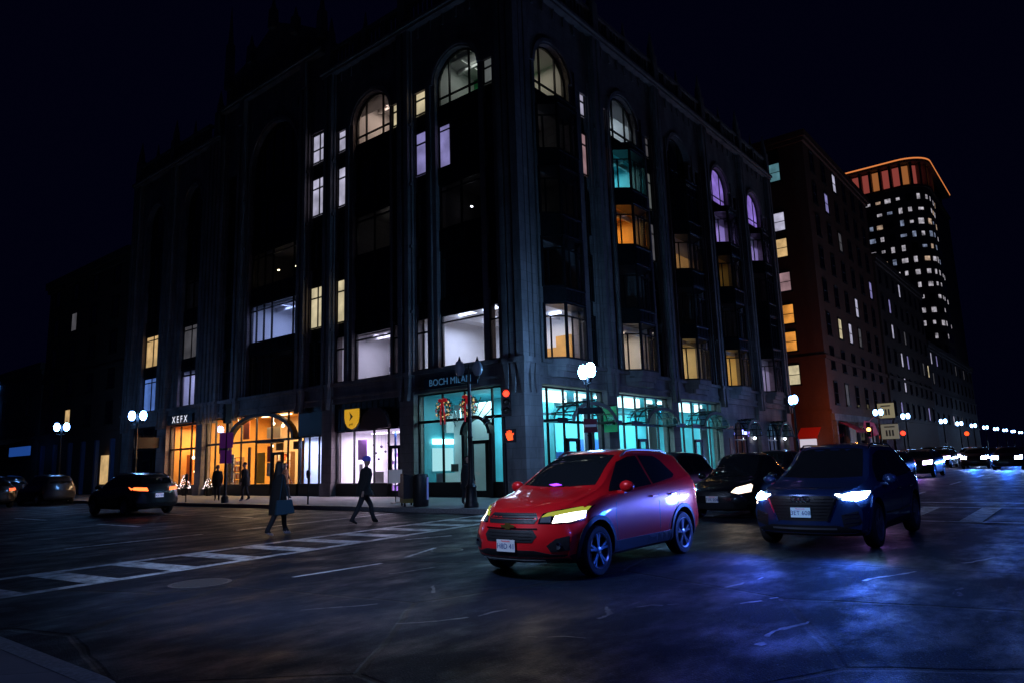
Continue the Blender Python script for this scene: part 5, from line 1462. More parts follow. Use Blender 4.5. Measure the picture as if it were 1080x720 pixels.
# parking meters and a slim post by the bank
for (x, y, lab) in ((17.3, 24.6, 'slim grey parking meter on the kerb before the white shop'), (17.3, 34.5, 'slim parking meter on the kerb behind the dark estate car')):
    q = MB(); q.lathe([(.03, 0), (.03, 1.0), (.07, 1.05), (.09, 1.2), (.07, 1.32), (.02, 1.36)], 10, c=(x, y, .15)); tag(q.build('parking_meter', M['iron'], None, smooth=True), lab, 'parking meter', 'parking meters on the left kerb')
# ------------------------------------------------------------------ other buildings
def block(name, label, x0, x1, y0, y1, h, mat, faces, wins, cat='building', ground=None, cornice=True):
    """faces: list of (axis, positions); wins: list of dicts"""
    r = empty(name, (x0, y0, 0)); tag(r, label, cat)
    O = Matrix.Translation((-x0, -y0, 0))
    m = MB(); m.box(x0, x1, y0, y1, 0, h); o = m.build('wall', mat, None); o.data.transform(O); o.parent = r
    if cornice:
        m = MB(); m.box(x0 - .2, x1 + .2, y0 - .2, y1 + .2, h - .9, h - .5); m.box(x0 - .35, x1 + .35, y0 - .35, y1 + .35, h - .5, h + .1)
        o = m.build('cornice', mat, None); o.data.transform(O); o.parent = r
        for z in (4.8, 9.6): 
            if z < h - 4: m = MB(); m.box(x0 - .15, x1 + .15, y0 - .15, y1 + .15, z, z + .35); o = m.build('belt_course', mat, None); o.data.transform(O); o.parent = r
    return r, O
def bwin(r, O, F, s, z, w, h, pane, frame=None, name='window', recess=True, bars=True):
    m = MB(); t = .07
    m.box(s - w / 2 - .08, s + w / 2 + .08, .0, .12, z - h / 2 - .14, z - h / 2, F)
    m.box(s - w / 2, s - w / 2 + t, .0, .06, z - h / 2, z + h / 2, F); m.box(s + w / 2 - t, s + w / 2, .0, .06, z - h / 2, z + h / 2, F)
    m.box(s - w / 2, s + w / 2, .0, .08, z + h / 2, z + h / 2 + .12, F)
    if bars: m.box(s - w / 2 + t, s + w / 2 - t, .0, .05, z - .03, z + .03, F)
    o = m.build(name, frame or M['metal'], None); o.data.transform(O); o.parent = r
    p = MB(); p.box(s - w / 2 + .01, s + w / 2 - .01, .004, .02, z - h / 2 + .01, z + h / 2 - .01, F); q = p.build('pane', pane, None); q.data.transform(O); q.parent = o
# brick building over the side street
BX = 64.9
r, O = block('brick_building', 'tall red brown brick building beyond the stone corner building, lit amber low down', BX, 88.5, 17.3, 45, 30.6, M['brick'], None, None)
BF = lambda s, d, z: (BX - d, 17.3 + s, z); BR = lambda s, d, z: (BX + s, 17.3 - d, z)
litB = {(0, 7): 0}
zs = [6.9, 10.6, 13.4, 16.3, 19.4, 22.3, 25.2, 28.2]
lw = {(0, 2.9): None}
for k, z in enumerate(zs):
    pn = {0: GD, 1: BL['cream'], 2: BL['amber'], 3: BL['amber'], 4: BL['purple'], 5: BL['warm'], 6: BL['white'], 7: GD}[k] if k != 4 else BL['dimw']
    zz = (8.5, 10.9, 13.6, 16.5, 20.0, 22.6, 27.2, 29.6)[k]
    if k == 0: pn = BL['cream']; zz = 8.4
    if k == 1: pn = BL['amber']; zz = 11.4
    if k == 2: pn = BL['amber']; zz = 13.9
    if k == 3: pn = BL['pink']; zz = 16.9
    if k == 4: pn = BL['warm']; zz = 20.1
    if k == 5: pn = BL['white']; zz = 22.6
    if k == 6: pn = BL['teal']; zz = 27.4
    bwin(r, O, BF, 2.75, zz, 1.15, 1.7, pn)
    bwin(r, O, BF, 5.4, zz, 1.15, 1.7, GD)
for k in range(8):
    for j in range(6):
        pn = {(0, 1): BL['dimw'], (2, 1): BL['cream'], (2, 2): BL['white'], (3, 3): BL['white'], (4, 5): BL['lilac'], (6, 1): BL['lilac'], (7, 2): BL['white'], (5, 2): BL['dimw'], (2, 3): BL['dimw']}.get((k, j), GD)
        bwin(r, O, BR, 2.4 + j * 3.7, 6.7 + k * 3.1, 1.2, 1.9, pn)
m = MB()
for k in range(6): m.box(BX + .6 + k * 3.7, BX + 1.0 + k * 3.7, 17.3 - .25, 17.3, .15, 4.8)
m.box(BX + .1, BX + 22.6, 17.0, 17.3, 4.2, 4.8); o = m.build('stone_base', M['stone'], None); o.data.transform(O); o.parent = r
for j in range(5):
    m = MB(); m.box(BX + 1.3 + j * 3.7, BX + 4.0 + j * 3.7, 17.27, 17.295, .6, 3.9); o = m.build('shop_window', BL['dimw'] if j in (1, 3) else GD, None); o.data.transform(O); o.parent = r
def awning(x, y0, w, z, mat, label, face='R', dep=1.3):
    q = MB()
    fn = (lambda s, d, zz: (x + s, y0 - d, zz)) if face == 'R' else (lambda s, d, zz: (x - d, y0 + s, zz))
    for (s0, s1) in ((0, w),):
        q.prism([(.02, z), (dep, z - .75), (dep, z - .98), (dep - .03, z - .98), (dep - .03, z - .78), (.02, z - .05)], s0, s1, lambda u, v, s: fn(s, u, v))
    tag(q.build('awning', mat, None), label, 'awning')
awning(BX + 1.2, 17.0, 3.0, 4.1, M['awning_red'], 'crimson shop awning on the brick building front')
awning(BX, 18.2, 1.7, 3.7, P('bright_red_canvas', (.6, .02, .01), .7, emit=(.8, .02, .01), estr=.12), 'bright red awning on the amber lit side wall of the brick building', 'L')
q = MB(); q.box(BX - 1.0, BX - .6, 18.5, 19.8, 2.0, 2.7); tag(q.build('lit_sign', E('white_sign_face', (.8, .72, .85), .7), None), 'long white lit sign under the bright red awning', 'sign')
# lit box signs down the wide street
def boxsign(x, y, z, w, h, label, col, st):
    q = MB(); q.box(-.08, .08, -w / 2, w / 2, -h / 2, h / 2); o = q.build('box_sign', E('box_sign_face', col, st), None); o.location = (x, y, z)
    tag(o, label, 'sign'); q = MB(); q.box(-.1, .1, -w / 2 - .06, w / 2 + .06, h / 2, h / 2 + .06); q.box(-.1, .1, -w / 2 - .06, w / 2 + .06, -h / 2 - .06, -h / 2); q.build('rim', M['iron'], o)
    q = MB(); q.box(-.105, -.082, -w * .3, w * .3, h * .28, h * .36)
    for k in range(3): q.box(-.105, -.082, -w * .22 + k * w * .18, -w * .12 + k * w * .18, -h * .3, h * .1)
    q.build('mark', P('sign_print', (.12, .10, .08), .6), o)
boxsign(80.5, 16.1, 5.5, 1.5, 1.5, 'tall cream lit box sign hung high past the brick corner', (1, .85, .5), .2)
boxsign(81.2, 16.1, 3.4, 1.6, 1.5, 'cream lit box sign with dark mark hung low past the brick corner', (.95, .85, .65), .13)
q = MB(); q.prism([(0, 0), (.9, -.3), (1.2, -1.5), (.3, -1.9), (-.1, -.6)], 0, .03, lambda u, v, d: (74.4 - u * .1, 16.9 - u, 4.4 + v * .9)); q.tube([(74.4, 17.2, 3.6), (74.5, 15.9, 4.8)], .03, 5)
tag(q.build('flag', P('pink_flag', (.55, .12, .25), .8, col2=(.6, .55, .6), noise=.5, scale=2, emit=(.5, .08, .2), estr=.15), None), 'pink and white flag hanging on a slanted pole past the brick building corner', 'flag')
# dark blocks farther along
def grid_block(name, label, x0, x1, y0, y1, h, mat, cols, rows, z0, dz, seed, lit=.12, face='R', w=1.1, hh=1.7, pal=('dimw', 'white', 'cream', 'lilac')):
    r, O = block(name, label, x0, x1, y0, y1, h, mat, None, None)
    rnd = random.Random(seed)
    Ff = (lambda s, d, z: (x0 + s, y0 - d, z)) if face == 'R' else (lambda s, d, z: (x0 - d, y0 + s, z))
    L = (x1 - x0) if face == 'R' else (y1 - y0)
    for j in range(cols):
        for k in range(rows):
            pn = BL[rnd.choice(pal)] if rnd.random() < lit else GD
            bwin(r, O, Ff, L * (j + .5) / cols, z0 + k * dz, w, hh, pn, bars=False)
    return r, O
grid_block('office_block', 'dark mid height office block next past the brick building', 89.2, 118, 17.2, 44, 24, M['brick_d'], 8, 6, 6.2, 3.1, 5, .16)
grid_block('office_block', 'lower dark block on the wide street, before the tall tower', 119, 168, 17.4, 44, 17, M['stone2'], 10, 4, 5.8, 3.0, 8, .14)
# tower with lit crown, rounded corner toward the junction
TX, TY, TZ = 176.0, 22.0, 66.5
tw = empty('office_tower', (TX, TY, 0)); tag(tw, 'tall tower with rounded corner, rows of small lit windows and amber lit crown', 'tower')
def round_plan(off=0, r=5):
    x0, y0, x1, y1 = TX - off, TY - off, TX + 34, TY + 44
    rr = r + off
    return corner(x0 + rr, y0 + rr, rr, 180, 270, 10) + [(x1, y0), (x1, y1), (x0, y1)]
def prism_z(mb, plan, z0, z1): mb.prism(plan, z0, z1, lambda u, v, d: (u, v, d))
OT = Matrix.Translation((-TX, -TY, 0))
def tpart(mb, name, mat, parent=None, **k):
    o = mb.build(name, mat, None, **k); o.data.transform(OT); o.parent = parent or tw; return o
m = MB(); prism_z(m, round_plan(), 0, TZ - 6.3); prism_z(m, round_plan(-.9), TZ - 6.3, TZ - .9); tpart(m, 'wall', M['conc'])
m = MB(); prism_z(m, round_plan(.5), TZ - 6.7, TZ - 6.3); prism_z(m, round_plan(1.0), TZ - .9, TZ - .35); tpart(m, 'cornice', M['conc'])
amb = E('cornice_amber_light', (1.0, .30, .08), .75)
m = MB(); prism_z(m, round_plan(1.08), TZ - .35, TZ - .05); tpart(m, 'cornice_light', amb)
def along(t, off):
    """distance t from the rounded corner along the west face (t>0) or round to the street face (t<0)"""
    r = 5
    if t > 0: return (TX - off, TY + r + t), (0, 1), (-1, 0)
    L = r * pi / 2
    if t > -L:
        a = pi + (-t) / r; c = (TX + r, TY + r); return (c[0] + (r + off) * cos(a), c[1] + (r + off) * sin(a)), (sin(a) * 1, -cos(a)), (cos(a), sin(a))
    return (TX + r + (-t - L), TY - off), (-1, 0), (0, -1)
def tbox(mb, t, w, d0, d1, z0, z1):
    (x, y), (tx, ty), (nx, ny) = along(t, 0)
    mb.add([(x + tx * a + nx * d, y + ty * a + ny * d, z) for z in (z0, z1) for d in (d0, d1) for a in (-w / 2, w / 2)],
           [(0, 2, 3, 1), (4, 5, 7, 6), (0, 1, 5, 4), (2, 6, 7, 3), (0, 4, 6, 2), (1, 3, 7, 5)])
pitch = 2.12
crown = [E('crown_glow_rose', (.85, .16, .13), .26), E('crown_glow_amber', (1.0, .34, .10), .28)]
for k in range(21):
    t = 26 - k * pitch
    m = MB(); tbox(m, t, 1.35, -.88, -.80, TZ - 5.6, TZ - 1.3); tpart(m, 'crown_panel', crown[k % 3 == 1])
    m = MB(); tbox(m, t + pitch / 2, .55, -.9, .2, TZ - 6.3, TZ - .9); tpart(m, 'crown_pier', M['conc'])
rnd = random.Random(3); cnt = 0; rest = MB(); more = MB()
tl = [emis_blind('tower_light_a', (.8, .75, .85), .75, 3, .95), emis_blind('tower_light_b', (.5, .6, .9), .5, 3, .95), emis_blind('tower_light_c', (1, .7, .5), .65, 3, .95)]
for row in range(18):
    z = TZ - 8.9 - row * 2.9
    for k in range(20):
        t = 26 - k * pitch
        p = .93 if row < 11 else .5
        if row in (12,): p = .05
        if t < -9: p *= .35
        on = rnd.random() < p
        if on and cnt < 100 and t > -16:
            cnt += 1
            m = MB(); w = rnd.choice((1.2, 1.0, .7)); hh = rnd.choice((1.3, 1.0, .6)); tbox(m, t + rnd.uniform(-.2, .2), w, 0.0, .03, z - hh / 2, z + hh / 2)
            tpart(m, 'window', rnd.choice((tl[0], tl[0], tl[0], tl[1], tl[2])))
        elif on: tbox(more, t + rnd.uniform(-.2, .2), rnd.choice((.6, .9, 1.1)), 0.0, .03, z - rnd.choice((.3, .5, .6)), z + .5)
        else: tbox(rest, t, 1.3, 0.0, .025, z - .85, z + .85)
o = tpart(more, 'lit_windows', tl[0]); o['kind'] = 'stuff'
o = tpart(rest, 'dark_windows', GD); o['kind'] = 'stuff'
# neighbours of the left street
grid_block('neighbour_building', 'dark tall plain building behind the far end of stone building, left street', 22.6, 50, 55.4, 71.5, 18.6, M['brick_d'], 4, 5, 6.2, 2.7, 21, .16, 'L', 1.2, 1.5, ('dimw', 'warm', 'pink'))
m_r, O_ = grid_block('low_shop_building', 'low shop building at the left frame edge with awning and blue lit bay', 22.6, 45, 72.0, 104, 11.5, M['stone2'], 5, 1, 8.0, 3, 2, .0, 'L')
for (s, e) in ((-16.0, 0), (-13.2, 0), (-10.6, 1), (-8.0, 0), (-4.8, 1), (-2.0, 0)):
    q = MB(); q.box(22.35, 22.6, 72.0 + s, 72.3 + s, .15, 4.2); o = q.build('pilaster', P('blue_grey_paint', (.08, .13, .25), .5), None); tag(o, 'thin blue grey pilaster on the dark shopfronts down the left street', 'pilaster', 'blue grey pilasters down the left street')
awning(22.55, 72.6, 12.5, 5.2, M['awning_dark'], 'long dark maroon awning over the low shops, left street', 'L', 1.8)
q = MB(); q.box(20.6, 20.75, 67.5, 72.2, 3.35, 4.1); tag(q.build('fascia_sign', P('blue_sign_face', (.02, .08, .30), .4, emit=(.03, .14, .65), estr=.35), None), 'plain blue lit sign board hanging before the dark left street shops', 'sign')
q = MB(); q.box(22.3, 22.5, 83.0, 93.0, 5.6, 11.2); bb = q.build('blue_bay', emis_blind('blue_bay_light', (.05, .22, .8), .35, 1.0, 1.0), None); tag(bb, 'tall blue lit shop bay with pale curved stripe at left frame edge', 'lit bay')
q = MB(); A = [(cos(radians(a)) * 5 + 87.5 - 1, sin(radians(a)) * 5.0 + 5.9) for a in range(0, 91, 10)]
for a, b in zip(A[:-1], A[1:]): q.prism([a, b, (b[0] + .5, b[1] + .35), (a[0] + .55, a[1] + .1)], 22.2, 22.29, lambda u, v, d: (d, u, v))
o = q.build('curved_stripe', E('pale_blue_stripe', (.5, .75, 1.0), 1.2), bb)
for (y, z, st) in ((58.2, 3.2, 'warm'),):
    q = MB(); q.box(22.3, 22.56, 56.6, 57.6, .9, 3.0); tag(q.build('lit_doorway', BL['warm'], None), 'narrow warm lit doorway beside the end of stone building', 'doorway')
# ------------------------------------------------------------------ the cars
def carpaint(name, col, flake=.0, rough=.28, metal=.35):
    m, nt, b = new_mat(name)
    b.inputs['Base Color'].default_value = (*col, 1); b.inputs['Metallic'].default_value = metal; b.inputs['Roughness'].default_value = rough
    b.inputs['Coat Weight'].default_value = 1.0; b.inputs['Coat Roughness'].default_value = .03
    tc = nt.nodes.new('ShaderNodeTexCoord'); n = nt.nodes.new('ShaderNodeTexNoise'); n.inputs['Scale'].default_value = 900
    bp = nt.nodes.new('ShaderNodeBump'); bp.inputs['Strength'].default_value = .06; bp.inputs['Distance'].default_value = .001
    nt.links.new(tc.outputs['Object'], n.inputs['Vector']); nt.links.new(n.outputs['Fac'], bp.inputs['Height']); nt.links.new(bp.outputs[0], b.inputs['Normal'])
    d = nt.nodes.new('ShaderNodeTexNoise'); d.inputs['Scale'].default_value = 5; d.inputs['Detail'].default_value = 7
    mr = nt.nodes.new('ShaderNodeMapRange'); mr.inputs['From Min'].default_value = .4; mr.inputs['From Max'].default_value = .75; mr.inputs['To Min'].default_value = .02; mr.inputs['To Max'].default_value = .16
    nt.links.new(tc.outputs['Object'], d.inputs['Vector']); nt.links.new(d.outputs['Fac'], mr.inputs['Value']); nt.links.new(mr.outputs[0], b.inputs['Coat Roughness'])
    return m
carglass = P('dark_car_glass', (.012, .014, .016), .03, 0, spec=1.0)
RED = carpaint('red_metallic_paint', (.88, .010, .016), rough=.33, metal=.15)
NAVY = carpaint('midnight_blue_paint', (.018, .045, .15))
DARK = carpaint('near_black_paint', (.010, .011, .014))
GREY = carpaint('dark_grey_paint', (.03, .03, .035)); SILV = carpaint('silver_paint', (.30, .31, .34), metal=.7)
lensW = E('headlamp_white', (1.0, .93, .80), 5.0); lensY = E('lamp_yellow_green', (.62, .66, .05), .55); lensB = E('headlamp_xenon', (.30, .56, 1.0), 75.0)
lensB2 = E('daylight_led', (.55, .78, 1.0), 30.0)
clearl = P('clear_lamp_cover', (.35, .37, .4), .08, .6)
tailR = E('tail_lamp_red', (1.0, .10, .03), 2.2); tailoff = P('tail_lamp_dark', (.18, .01, .01), .15)
def spot(root, loc, energy, col, size=75, tilt=-6, blend=.7, yaw=0, rad=.05):
    l = bpy.data.lights.new('headlamp_beam', 'SPOT'); l.energy = energy; l.color = col; l.spot_size = radians(size); l.spot_blend = blend; l.shadow_soft_size = .12
    o = bpy.data.objects.new('headlamp_beam', l); C.objects.link(o); o.parent = root; o.location = loc
    d = Vector((cos(radians(tilt)) * cos(radians(yaw)), cos(radians(tilt)) * sin(radians(yaw)), sin(radians(tilt))))
    o.rotation_euler = d.to_track_quat('-Z', 'Y').to_euler()
    return o
# ---- red compact sport utility car
s = base_spec(4.35, 1.82, 1.71, 'suv'); s['paint'] = RED; s['cf'] = .42; s['handle'] = RED; h = s['xf']
s['top'] = [(h, .80), (h - .05, .87), (h - .16, .93), (h - .45, 1.01), (h - .9, 1.10), (h - 1.12, 1.155), (h - 1.3, 1.25), (h - 1.75, 1.53), (h - 2.05, 1.645), (h - 2.4, 1.70), (h - 2.8, 1.71), (-h + .9, 1.685), (-h + .42, 1.63), (-h + .30, 1.54), (-h + .12, 1.28), (-h + .04, 1.08), (-h, .86)]
s['belt'] = [(h, .72), (h - .16, .80), (h - .6, .92), (h - 1.1, 1.04), (0, 1.11), (-h + .9, 1.20), (-h + .3, 1.24), (-h + .1, 1.05), (-h, .78)]
s['rail'] = [(h, .79), (h - .16, .90), (h - .9, 1.07), (h - 1.12, 1.125), (h - 1.3, 1.20), (h - 1.75, 1.45), (h - 2.05, 1.57), (h - 2.4, 1.63), (-h + .9, 1.615), (-h + .42, 1.56), (-h + .30, 1.47), (-h + .12, 1.24), (-h + .04, 1.05), (-h, .84)]
s['sides'] = [[(.86, 1.10), (.30, 1.50), (-.02, 1.575), (-.28, 1.59), (-.34, 1.145), (.2, 1.115)], [(-.40, 1.15), (-.36, 1.59), (-.86, 1.575), (-1.02, 1.50), (-1.20, 1.27), (-1.1, 1.225)]]
s['dz'] = 1.07; s['sill'] = .42; s['under'] = .30; s['rz0'] = 1.27
root, bvh, g = build_car('parked_car', 'red compact car with yellowish headlights crossing the junction in front', None, (9.72, 6.27, 0), pi, s, RED, .335, fax=1.29, rax=-1.28)
root.name = 'red_car'
common_panels(root, bvh, s, g, carglass)
h = s['L'] / 2
for sd in (1, -1):
    Y = lambda a: a * sd
    pu = [(Y(.46), .815), (Y(.50), .86), (Y(.64), .895), (Y(.80), .925), (Y(.865), .93), (Y(.868), .885), (Y(.74), .86), (Y(.58), .83)]
    pl = [(Y(.34), .785), (Y(.50), .825), (Y(.70), .865), (Y(.85), .885), (Y(.84), .80), (Y(.76), .755), (Y(.55), .735), (Y(.36), .735)]
    if sd < 0: pu, pl = pu[::-1], pl[::-1]
    hb = MB().add(*project_patch(bvh, [(Y(.43), .735), (Y(.45), .86), (Y(.62), .905), (Y(.80), .935), (Y(.875), .94), (Y(.87), .77), (Y(.76), .73)][::sd], 'F', .05, .006, .02)).build('headlight', M['chrome'], root, smooth=True)
    MB().add(*project_patch(bvh, pu, 'F', .045, .014, .004)).build('turn_signal', lensY, hb, smooth=True)
    inn = [(Y(.46), .75), (Y(.46), .80), (Y(.56), .825), (Y(.58), .75)][::sd]
    MB().add(*project_patch(bvh, inn, 'F', .04, .014, .004)).build('reflector', clearl, hb, smooth=True)
    out = [(Y(.60), .745), (Y(.59), .825), (Y(.72), .855), (Y(.86), .878), (Y(.865), .79), (Y(.76), .75)][::sd]
    MB().add(*project_patch(bvh, out, 'F', .045, .014, .004)).build('lens', lensW if sd > 0 else E('headlamp_white_dim', (1.0, .9, .7), 3.0), hb, smooth=True)
    fog = [(Y(.60), .38), (Y(.56), .46), (Y(.66), .545), (Y(.80), .58), (Y(.80), .40)][::sd]
    MB().add(*project_patch(bvh, fog, 'F', .05, .008, .02)).build('air_intake', M['black'], root)
    hit = bvh.ray_cast(Vector((5, .69 * sd, .455)), Vector((-1, 0, 0)))[0]
    MB().lathe([(.045, 0), (.045, .02), (.01, .024)], 14, c=(hit.x, hit.y, hit.z), ax='x').build('fog_lamp', M['chrome'], root)
patch_obj(bvh, 'upper_grille', [(-.38, .735), (.38, .735), (.42, .80), (.36, .865), (-.36, .865), (-.42, .80)], 'F', M['black'], root, .07, .007)
patch_obj(bvh, 'lower_grille', [(-.38, .655), (-.44, .58), (-.38, .50), (.38, .50), (.44, .58), (.38, .655)][::-1], 'F', M['black'], root, .07, .007)
for z in (.535, .575, .615, .775, .805, .835):
    MB().add(*project_patch(bvh, [(-.37, z - .004), (.37, z - .004), (.37, z + .004), (-.37, z + .004)], 'F', .12, .012, .0)).build('grille_bar', M['iron'], root)
MB().add(*project_patch(bvh, [(-.43, .665), (.43, .665), (.43, .678), (-.43, .678)], 'F', .1, .012, .01)).build('chrome_strip', M['chrome'], root)
# bow shaped emblem
hx = bvh.ray_cast(Vector((5, 0, .70)), Vector((-1, 0, 0)))[0].x
em = MB(); em.prism([(-.11, .685), (-.12, .715), (-.045, .722), (-.04, .745), (.04, .745), (.045, .725), (.12, .718), (.11, .688), (.045, .682), (.04, .66), (-.04, .66), (-.045, .68)], hx + .012, hx + .03, lambda u, v, d: (d, u, v))
em.build('emblem', P('gold_emblem', (.75, .48, .12), .25, .9), root, bevel=.003)
patch_obj(bvh, 'bumper_trim', [(-.80, .20), (.80, .20), (.84, .34), (.60, .355), (.40, .40), (-.40, .40), (-.60, .355), (-.84, .34)], 'F', M['black'], root, .08, .010)
patch_obj(bvh, 'skid_plate', [(-.5, .245), (.5, .245), (.52, .275), (-.52, .275)], 'F', M['alloy'], root, .12, .016)
hx = bvh.ray_cast(Vector((5, 0, .455)), Vector((-1, 0, 0)))[0].x
pl = plate(root, hx + .02, .455, 'H8D 41', 1)
for sd in (1, -1):
    if sd > 0: roof_rails(root, bvh, .10, -1.45, .58, .56, M['alloy'])
    tl_ = [(Y(.62), .92), (Y(.62), 1.1), (Y(.84), 1.12), (Y(.86), .95)]
    tq = [(sd * .60, .90), (sd * .62, 1.08), (sd * .84, 1.10), (sd * .86, .95)][::-sd]
    MB().add(*project_patch(bvh, tq, 'B', .06, .008, .02)).build('tail_light', tailR, root, smooth=True)
# wipers and a small violet glow on the dashboard
q = MB()
for y0 in (.15, -.45): q.tube([(1.02, y0, 1.115), (.82, y0 + .42, 1.23)], .009, 5)
q.build('wiper', M['black'], root)
q = MB(); q.add(*project_patch(bvh, [(.97, -.14), (1.01, -.02), (.98, .10), (.94, -.02)], 'T', .05, .010, .003)); q.build('dash_glow', E('violet_dash', (.35, .05, 1.0), 2.5), root)
spot(root, (h + .05, .62, .8), 8, (1, .88, .65), 90, -10); spot(root, (h + .05, -.62, .8), 8, (1, .88, .65), 90, -10)

# ---- dark blue large car with xenon headlights
s = base_spec(4.66, 1.90, 1.71, 'suv'); s['paint'] = NAVY; s['cf'] = .36
s['lean_f'] = lambda z: .06 * smooth01((z - .75) / .25) + .05 * smooth01((.42 - z) / .2)
s['top'][0] = (2.33, .88); s['top'][1] = (2.28, .925); s['top'][2] = (2.17, .965)
s['rail'][0] = (2.33, .865); s['rail'][1] = (2.17, .93); s['belt'][0] = (2.33, .78); s['belt'][1] = (2.17, .84)
root, bvh, g = build_car('dark_blue_car', 'dark midnight blue car with dazzling blue-white headlights facing the viewer', None, (14.42, 3.80, 0), pi - .015, s, NAVY, .36, fax=1.42, rax=-1.40)
common_panels(root, bvh, s, g, carglass, cladmat=NAVY)
patch_obj(bvh, 'grille', [(-.54, .80), (-.44, .855), (.44, .855), (.54, .80), (.40, .47), (-.40, .47)][::-1], 'F', M['black'], root, .08, .008)
for k in range(7):
    z = .51 + k * .05; w_ = .41 + .1 * k / 7
    MB().add(*project_patch(bvh, [(-w_, z - .007), (w_, z - .007), (w_, z + .007), (-w_, z + .007)], 'F', .14, .018, .0)).build('grille_bar', M['iron'], root)
for sd in (1, -1):
    fr_ = [(sd * .545, .81), (sd * .40, .462), (sd * .375, .462), (sd * .515, .81)][::sd]
    MB().add(*project_patch(bvh, fr_, 'F', .08, .024, .01)).build('grille_frame', M['chrome'], root)
    hl = [(sd * .50, .875), (sd * .56, .80), (sd * .80, .765), (sd * .875, .79), (sd * .895, .90), (sd * .70, .90)][::sd]
    hb = MB().add(*project_patch(bvh, hl, 'F', .05, .006, .02)).build('headlight', clearl, root, smooth=True)
    MB().add(*project_patch(bvh, [(sd * .60, .86), (sd * .62, .805), (sd * .80, .775), (sd * .865, .80), (sd * .88, .885), (sd * .72, .885)][::sd], 'F', .05, .032, .004)).build('lens', lensB, hb, smooth=True)
    MB().add(*project_patch(bvh, [(sd * .51, .872), (sd * .58, .835), (sd * .60, .86), (sd * .56, .878)][::sd], 'F', .05, .013, .004)).build('led_strip', lensB2, hb, smooth=True)
    inn = [(sd * .60, .36), (sd * .58, .56), (sd * .80, .62), (sd * .84, .42)][::sd]
    MB().add(*project_patch(bvh, inn, 'F', .06, .008, .02)).build('air_intake', M['black'], root)
    for z in (.43, .50, .56): MB().add(*project_patch(bvh, [(sd * .62, z - .006), (sd * .80, z + .012), (sd * .80, z + .024), (sd * .62, z + .006)][::sd], 'F', .1, .016, .0)).build('intake_blade', M['chrome'], root)
    spot(root, (2.36, sd * .75, .82), 150 if sd < 0 else 130, (.03, .10, 1.0) if sd < 0 else (.01, .11, 1.0), 110, -2, yaw=-14 if sd < 0 else 0)
    if sd > 0: roof_rails(root, bvh, .25, -1.55, .60, .58, M['chrome'])
    MB().add(*project_patch(bvh, [(sd * .55, .95), (sd * .57, 1.06), (sd * .84, 1.08), (sd * .86, .97)][::-sd], 'B', .06, .008, .02)).build('tail_light', tailoff, root, smooth=True)
hx = bvh.ray_cast(Vector((5, 0, .80)), Vector((-1, 0, 0)))[0].x
for k in range(4):   # four linked rings on the nose
    m = MB(); cy = (k - 1.5) * .068
    m.tube([(hx + .02, cy + .043 * cos(a), .812 + .043 * sin(a)) for a in [2 * pi * i / 20 for i in range(21)]], .0065, 5); m.build('emblem_ring', M['chrome'], root, smooth=True)
hx = bvh.ray_cast(Vector((5, 0, .58)), Vector((-1, 0, 0)))[0].x
pl = plate(root, hx + .03, .60, '3ET 608', 1)
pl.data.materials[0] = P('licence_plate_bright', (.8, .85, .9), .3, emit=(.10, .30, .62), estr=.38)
patch_obj(bvh, 'bumper_trim', [(-.80, .24), (.80, .24), (.80, .33), (.5, .40), (-.5, .40), (-.80, .33)], 'F', M['black'], root, .08, .008)
patch_obj(bvh, 'skid_plate', [(-.5, .335), (.5, .335), (.5, .36), (-.5, .36)], 'F', M['alloy'], root, .12, .016)
q = MB(); q.add(*project_patch(bvh, line_poly([(1.0, .52), (.0, .50), (-1.0, .53), (-1.02, .56), (0, .53), (1.0, .55)][:3], .03), 'L', .15, .012, .01)); q.build('door_strip', M['chrome'], root)

# ---- dark hatchback behind them
s = base_spec(4.35, 1.76, 1.60, 'hatch'); s['paint'] = DARK
root, bvh, g = build_car('dark_hatchback', 'black hatchback with one pale lit headlight between the red and blue cars', None, (19.0, 7.42, 0), pi, s, DARK, .31, fax=1.28, rax=-1.30)
common_panels(root, bvh, s, g, carglass, suv=False, clad=False)
for sd in (1, -1):
    hl = [(sd * .44, .66), (sd * .50, .76), (sd * .74, .84), (sd * .80, .80), (sd * .80, .66), (sd * .60, .62)][::sd]
    hb = MB().add(*project_patch(bvh, hl, 'F', .05, .008, .02)).build('headlight', E('headlamp_cream', (1.0, .78, .62), 2.6) if sd > 0 else clearl, root, smooth=True)
patch_obj(bvh, 'grille', [(-.38, .58), (.38, .58), (.36, .68), (-.36, .68)], 'F', M['black'], root, .08, .008)
patch_obj(bvh, 'lower_grille', [(-.5, .28), (.5, .28), (.48, .40), (-.48, .40)], 'F', M['black'], root, .08, .008)
hx = bvh.ray_cast(Vector((5, 0, .50)), Vector((-1, 0, 0)))[0].x; plate(root, hx + .02, .50, '71K 206', 1)
spot(root, (2.2, .6, .7), 14, (1, .8, .6), 90, -9)
